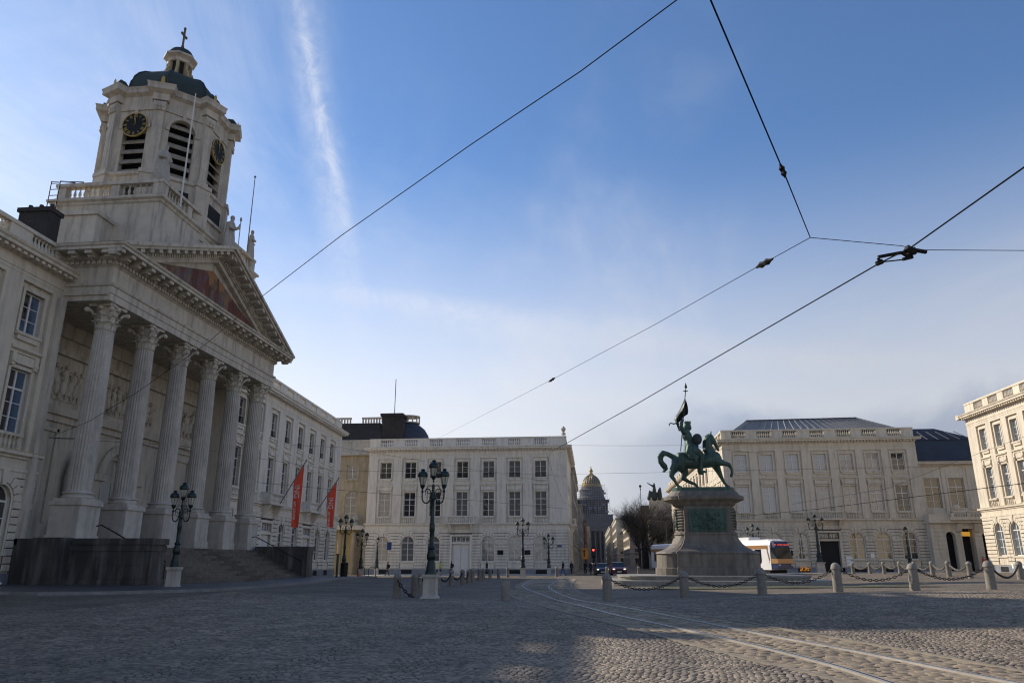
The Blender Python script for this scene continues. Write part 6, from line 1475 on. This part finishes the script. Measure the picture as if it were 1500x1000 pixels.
q=MB(); q.lathe([(.32,-.1),(.34,.1),(.34,1.15),(.38,1.2),(.30,1.35),(.1,1.4)],0,0,14); bd(q,'drum',BLACK,t)
o=bd(MB().lathe([(.18,0),(.18,.03),(.12,.04),(.03,.62),(.01,.63)],0,0,10),'traffic_cone',mat('cone_red',(.6,.06,.03),.6,var=0)); o.location=(-22.4,73.0,gh(-22.4,73)); tag(o,'small red traffic cone beside the black bin','traffic cone')
lb=[[(-.32,0,.08,.10),(.3,.05,.09,.09)],[(0,0,.14,.10),(.12,.08,.2,.08)]]
o=ob('plastic_bag',sculpt('plastic_bag',lb,[WHITE],.03,smooth_it=2)); o.location=(-26.6,32.4,gh(-26.6,32.4)+.16); o.scale=(.7,.7,.7); tag(o,'crumpled white plastic bag on the pavement at far left','litter')
t=thing('ticket_post','slim dark green post at the right end of the church steps','post',(-20.2,60.0,gh(-20.2,60)))
q=MB(); q.tube([(0,0,-.1),(0,0,1.8)],.10,8); q.box(-.13,.13,-.13,.13,1.8,1.88); bd(q,'body',IRON,t)
for i,(x,y) in enumerate(((-24.0,79),(-23.4,81))):
    t=thing('bicycle_stand','black bicycle stand %s beyond the bin'%('nearest' if i==0 else 'farther'),'bicycle stand',(x,y,gh(x,y)),0,'bicycle stands')
    q=MB(); q.tube([(-.4,0,-.1),(-.4,0,.8),(-.2,0,1.0),(.2,0,1.0),(.4,0,.8),(.4,0,-.1)],.035,6); bd(q,'hoop',BLACK,t)
for i,(x,y) in enumerate(((41.0,80.5),(40.8,78.3))):
    t=thing('cafe_chair','white cafe chair by the sunlit building, the %s one'%('farther' if i==0 else 'nearer'),'chair',(x,y,gh(x,y)),R(80),'white cafe chairs')
    q=MB(); q.box(-.22,.22,-.22,.22,.43,.47); bd(q,'seat',WHITE,t); q=MB(); q.box(-.22,.22,.18,.22,.5,.9); bd(q,'backrest',WHITE,t)
    for sx in (-1,1):
        for sy in (-1,1): q=MB(); q.tube([(sx*.2,sy*.2,0),(sx*.18,sy*.18,.44)],.018,5); bd(q,'leg',WHITE,t)
# pavement along the church side with its kerb
pv=[(-23.7,20),(-23.72,27.8),(-21.6,28.6),(-19.4,30.2),(-17.4,32.6),(-16.9,34.2),(-17.4,38.5),(-17.9,45),(-18.3,53),(-19.2,60),(-21,69),(-23.5,80),(-26.2,92),(-27.5,97)]
PVP=spline(pv,1.); L=[];PAV=mat('wet_pavement_setts',(.085,.082,.078),.45,var=.3,scale=2,bump=.6,bscale=9)
V=[];F=[]
for i,(x,y) in enumerate(PVP):
    for j in range(9):
        xx=x+(-32.5-x)*j/8; V.append((xx,y,gh(xx,y)+.09))
n_=len(PVP); F=[(i*9+j,i*9+j+1,(i+1)*9+j+1,(i+1)*9+j) for i in range(n_-1) for j in range(8)]
me=bpy.data.meshes.new('pavement'); me.from_pydata(V,[],F); me.materials.append(PAV); ob('pavement',me,kind='structure')
mb=MB(); strip(PVP,-.14,.03,-.1,.105,mb); bd(mb,'kerb',mat('kerb_stone',(.20,.195,.185),.6,var=.25,scale=3),kind='structure')
# pale pavement in front of the far palaces
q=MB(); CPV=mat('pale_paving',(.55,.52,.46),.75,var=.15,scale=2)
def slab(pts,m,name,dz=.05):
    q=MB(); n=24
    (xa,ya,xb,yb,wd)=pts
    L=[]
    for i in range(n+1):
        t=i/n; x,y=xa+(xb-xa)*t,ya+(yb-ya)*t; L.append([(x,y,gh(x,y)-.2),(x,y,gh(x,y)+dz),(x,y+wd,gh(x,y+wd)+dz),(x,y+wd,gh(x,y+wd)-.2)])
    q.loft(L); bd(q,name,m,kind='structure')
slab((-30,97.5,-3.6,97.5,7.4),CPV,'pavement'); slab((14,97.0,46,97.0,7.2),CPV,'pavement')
# ================================================================== wires
def wire(P,r,label,sag=0.,parts=()):
    pts=[]
    for i in range(len(P)-1):
        a,b=Vector(P[i]),Vector(P[i+1]); k=10
        for j in range(k): t=j/k; pts.append(a.lerp(b,t)-Vector((0,0,sag*4*t*(1-t))))
    pts.append(Vector(P[-1])); t_=thing('overhead_wire',label,'wire',(0,0,0),0,'overhead wires'); q=MB(); q.tube(pts,r,5); bd(q,'cable',WIRE,t_)
    for (a,b,rr) in parts:
        A,B_=Vector(a),Vector(b); q=MB(); d=B_-A; q.tube([A,A+d*.15,A+d*.3,A+d*.5,A+d*.7,A+d*.85,B_],[rr*.3,rr*.5,rr,rr*.7,rr,rr*.5,rr*.3],6); bd(q,'insulator',BLACK,t_)
    return t_
def lerp(a,b,t): return tuple(a[i]+(b[i]-a[i])*t for i in range(3))
wire([(1.45, 8.05, 8.6), (0.03, 9.42, 8.5), (-1.88, 11.23, 8.5), (-5.24, 14.44, 8.41), (-8.46, 17.54, 8.18), (-11.42, 20.44, 7.85), (-16.69, 25.5, 7.62), (-22.14, 30.68, 7.58), (-28.6, 36.7, 7.93)],.009,'thin cable from overhead down to the wing left of the church')
wire([(1.34, 6.48, 7.2), (2.87, 9.85, 6.95), (4.66, 14.67, 8)],.010,'black span wire from the top of the picture to the joint on the right',parts=[((2.83, 9.82, 7.04),(2.9, 9.88, 6.85),.05)])
wire([(4.66, 14.67, 8), (4.14, 16.43, 8.19), (2.21, 22.93, 8.84), (-1.78, 36.33, 10.33), (-16.73, 86.55, 16.13), (-20.74, 100, 17.76)],.008,'span wire with insulators from the joint down toward the pale palace',parts=[((4.24, 16.09, 8.14),(4.03, 16.79, 8.22),.08),((-1.57, 35.65, 10.27),(-1.95, 36.9, 10.36),.07)])
wire([(4.66, 14.67, 8), (6.58, 15.06, 7.9), (7.1, 15.33, 7.9), (9.55, 15.62, 7.9)],.008,'span wire from the joint to the trolley fitting and off to the right')
wire([(5.52, 8.65, 6.3), (5.09, 11.31, 6.3), (4.83, 11.95, 6.3), (3.11, 17.66, 6.3), (1.46, 23.21, 6.3), (-0.79, 30.99, 6.4), (-3.03, 60, 10.09)],.012,'thick tram contact wire crossing the square diagonally')
t=thing('wire_fitting','black insulated fitting holding the tram wire on the right','fitting')
q=MB(); q.tube([(4.95, 12.23, 6.53),(5.34, 12.25, 6.6),(5.46, 12.28, 6.53)],.03,6); q.tube([(4.94, 12.24, 6.51),(5.01, 12.26, 6.45)],.022,6); q.tube([(5.43, 12.24, 6.66),(5.59, 12.27, 6.62)],.05,6); bd(q,'bracket',BLACK,t)
q=MB(); q.tube([(5.42, 12.24, 6.67),(5.52, 12.26, 6.62),(5.57, 12.26, 6.63)],.07,6); q.tube([(5.44, 12.26, 6.6),(5.53, 12.27, 6.59)],.05,6); q.tube([(5.46, 12.27, 6.57),(5.46, 12.29, 6.51)],.03,6); q.tube([(5.57, 12.26, 6.64),(5.76, 12.29, 6.61)],.035,6); q.tube([(5.36, 12.28, 6.49),(5.53, 12.29, 6.53)],.03,6); bd(q,'insulator',BLACK,t)
q=MB(); q.tube([(4.92, 12.26, 6.42),(5.02, 12.26, 6.46)],.045,6); q.tube([(5.02, 12.26, 6.45),(5.39, 12.29, 6.49)],.012,4); bd(q,'clamp',BLACK,t)
wire([(-28.6, 36.71, 7.91), (-32.6, 55.0, 10.78), (-29.03, 85.0, 14.47), (-5.89, 101.0, 11.88)],0.013,'thin wire across the columns toward the pale palace')
wire([(-28.6, 36.71, 7.91), (-30.22, 52.0, 9.82), (-23.75, 70.0, 9.9), (-13.51, 90.0, 12.07), (-3.1, 100.0, 12.46)],0.012,'lower thin wire across the wing with banners')
wire([(-3.01, 100.0, 16.55), (5.15, 100.0, 16.37), (12.29, 100.0, 16.31), (22.7, 100.0, 15.08)],0.016,'short span wire between the two palaces above the street')
wire([(-2.64, 100.0, 12.73), (7.65, 100.0, 12.79), (16.62, 96.0, 12.48), (40.83, 92.0, 12.21), (49.25, 88.0, 12.74)],0.014,'span wire over the street and across the beige palace')
wire([(13.29, 70.0, 5.46), (17.26, 60.0, 5.44), (19.46, 48.0, 5.35), (19.94, 36.0, 5.03)],0.018,'dark wire rising across the beige palace to the right')
wire([(21.66, 85.0, 7.56), (29.92, 80.0, 8.69), (34.59, 75.0, 10.68), (39.59, 70.0, 12.63)],0.014,'thin wire climbing to the sunlit building')
wire([(-28.51, 62.0, 8.11), (-22.42, 80.0, 8.61), (-13.46, 90.0, 8.58), (-3.19, 100.0, 8.21)],0.014,'thin wire at balcony height before the pale palace')
wire([(-5.78, 100.0, 15.67), (-4.73, 100.0, 12.21), (-3.62, 100.0, 9.09), (-2.22, 120.0, 9.52)],0.014,'hanging wire at the corner of the pale palace')
# ================================================================== haze
hz=bpy.data.materials.new('haze'); hz.use_nodes=True; t=hz.node_tree; t.nodes.remove(t.nodes['Principled BSDF']); pv_=t.nodes.new('ShaderNodeVolumePrincipled')
pv_.inputs['Color'].default_value=(.82,.88,1,1); pv_.inputs['Density'].default_value=0.00004; pv_.inputs['Anisotropy'].default_value=.0; t.links.new(pv_.outputs[0],t.nodes['Material Output'].inputs['Volume'])
q=MB(); q.box(-3600,3600,-700,8500,-6,160)
if 0.00004>0: bd(q,'haze',hz,kind='stuff')
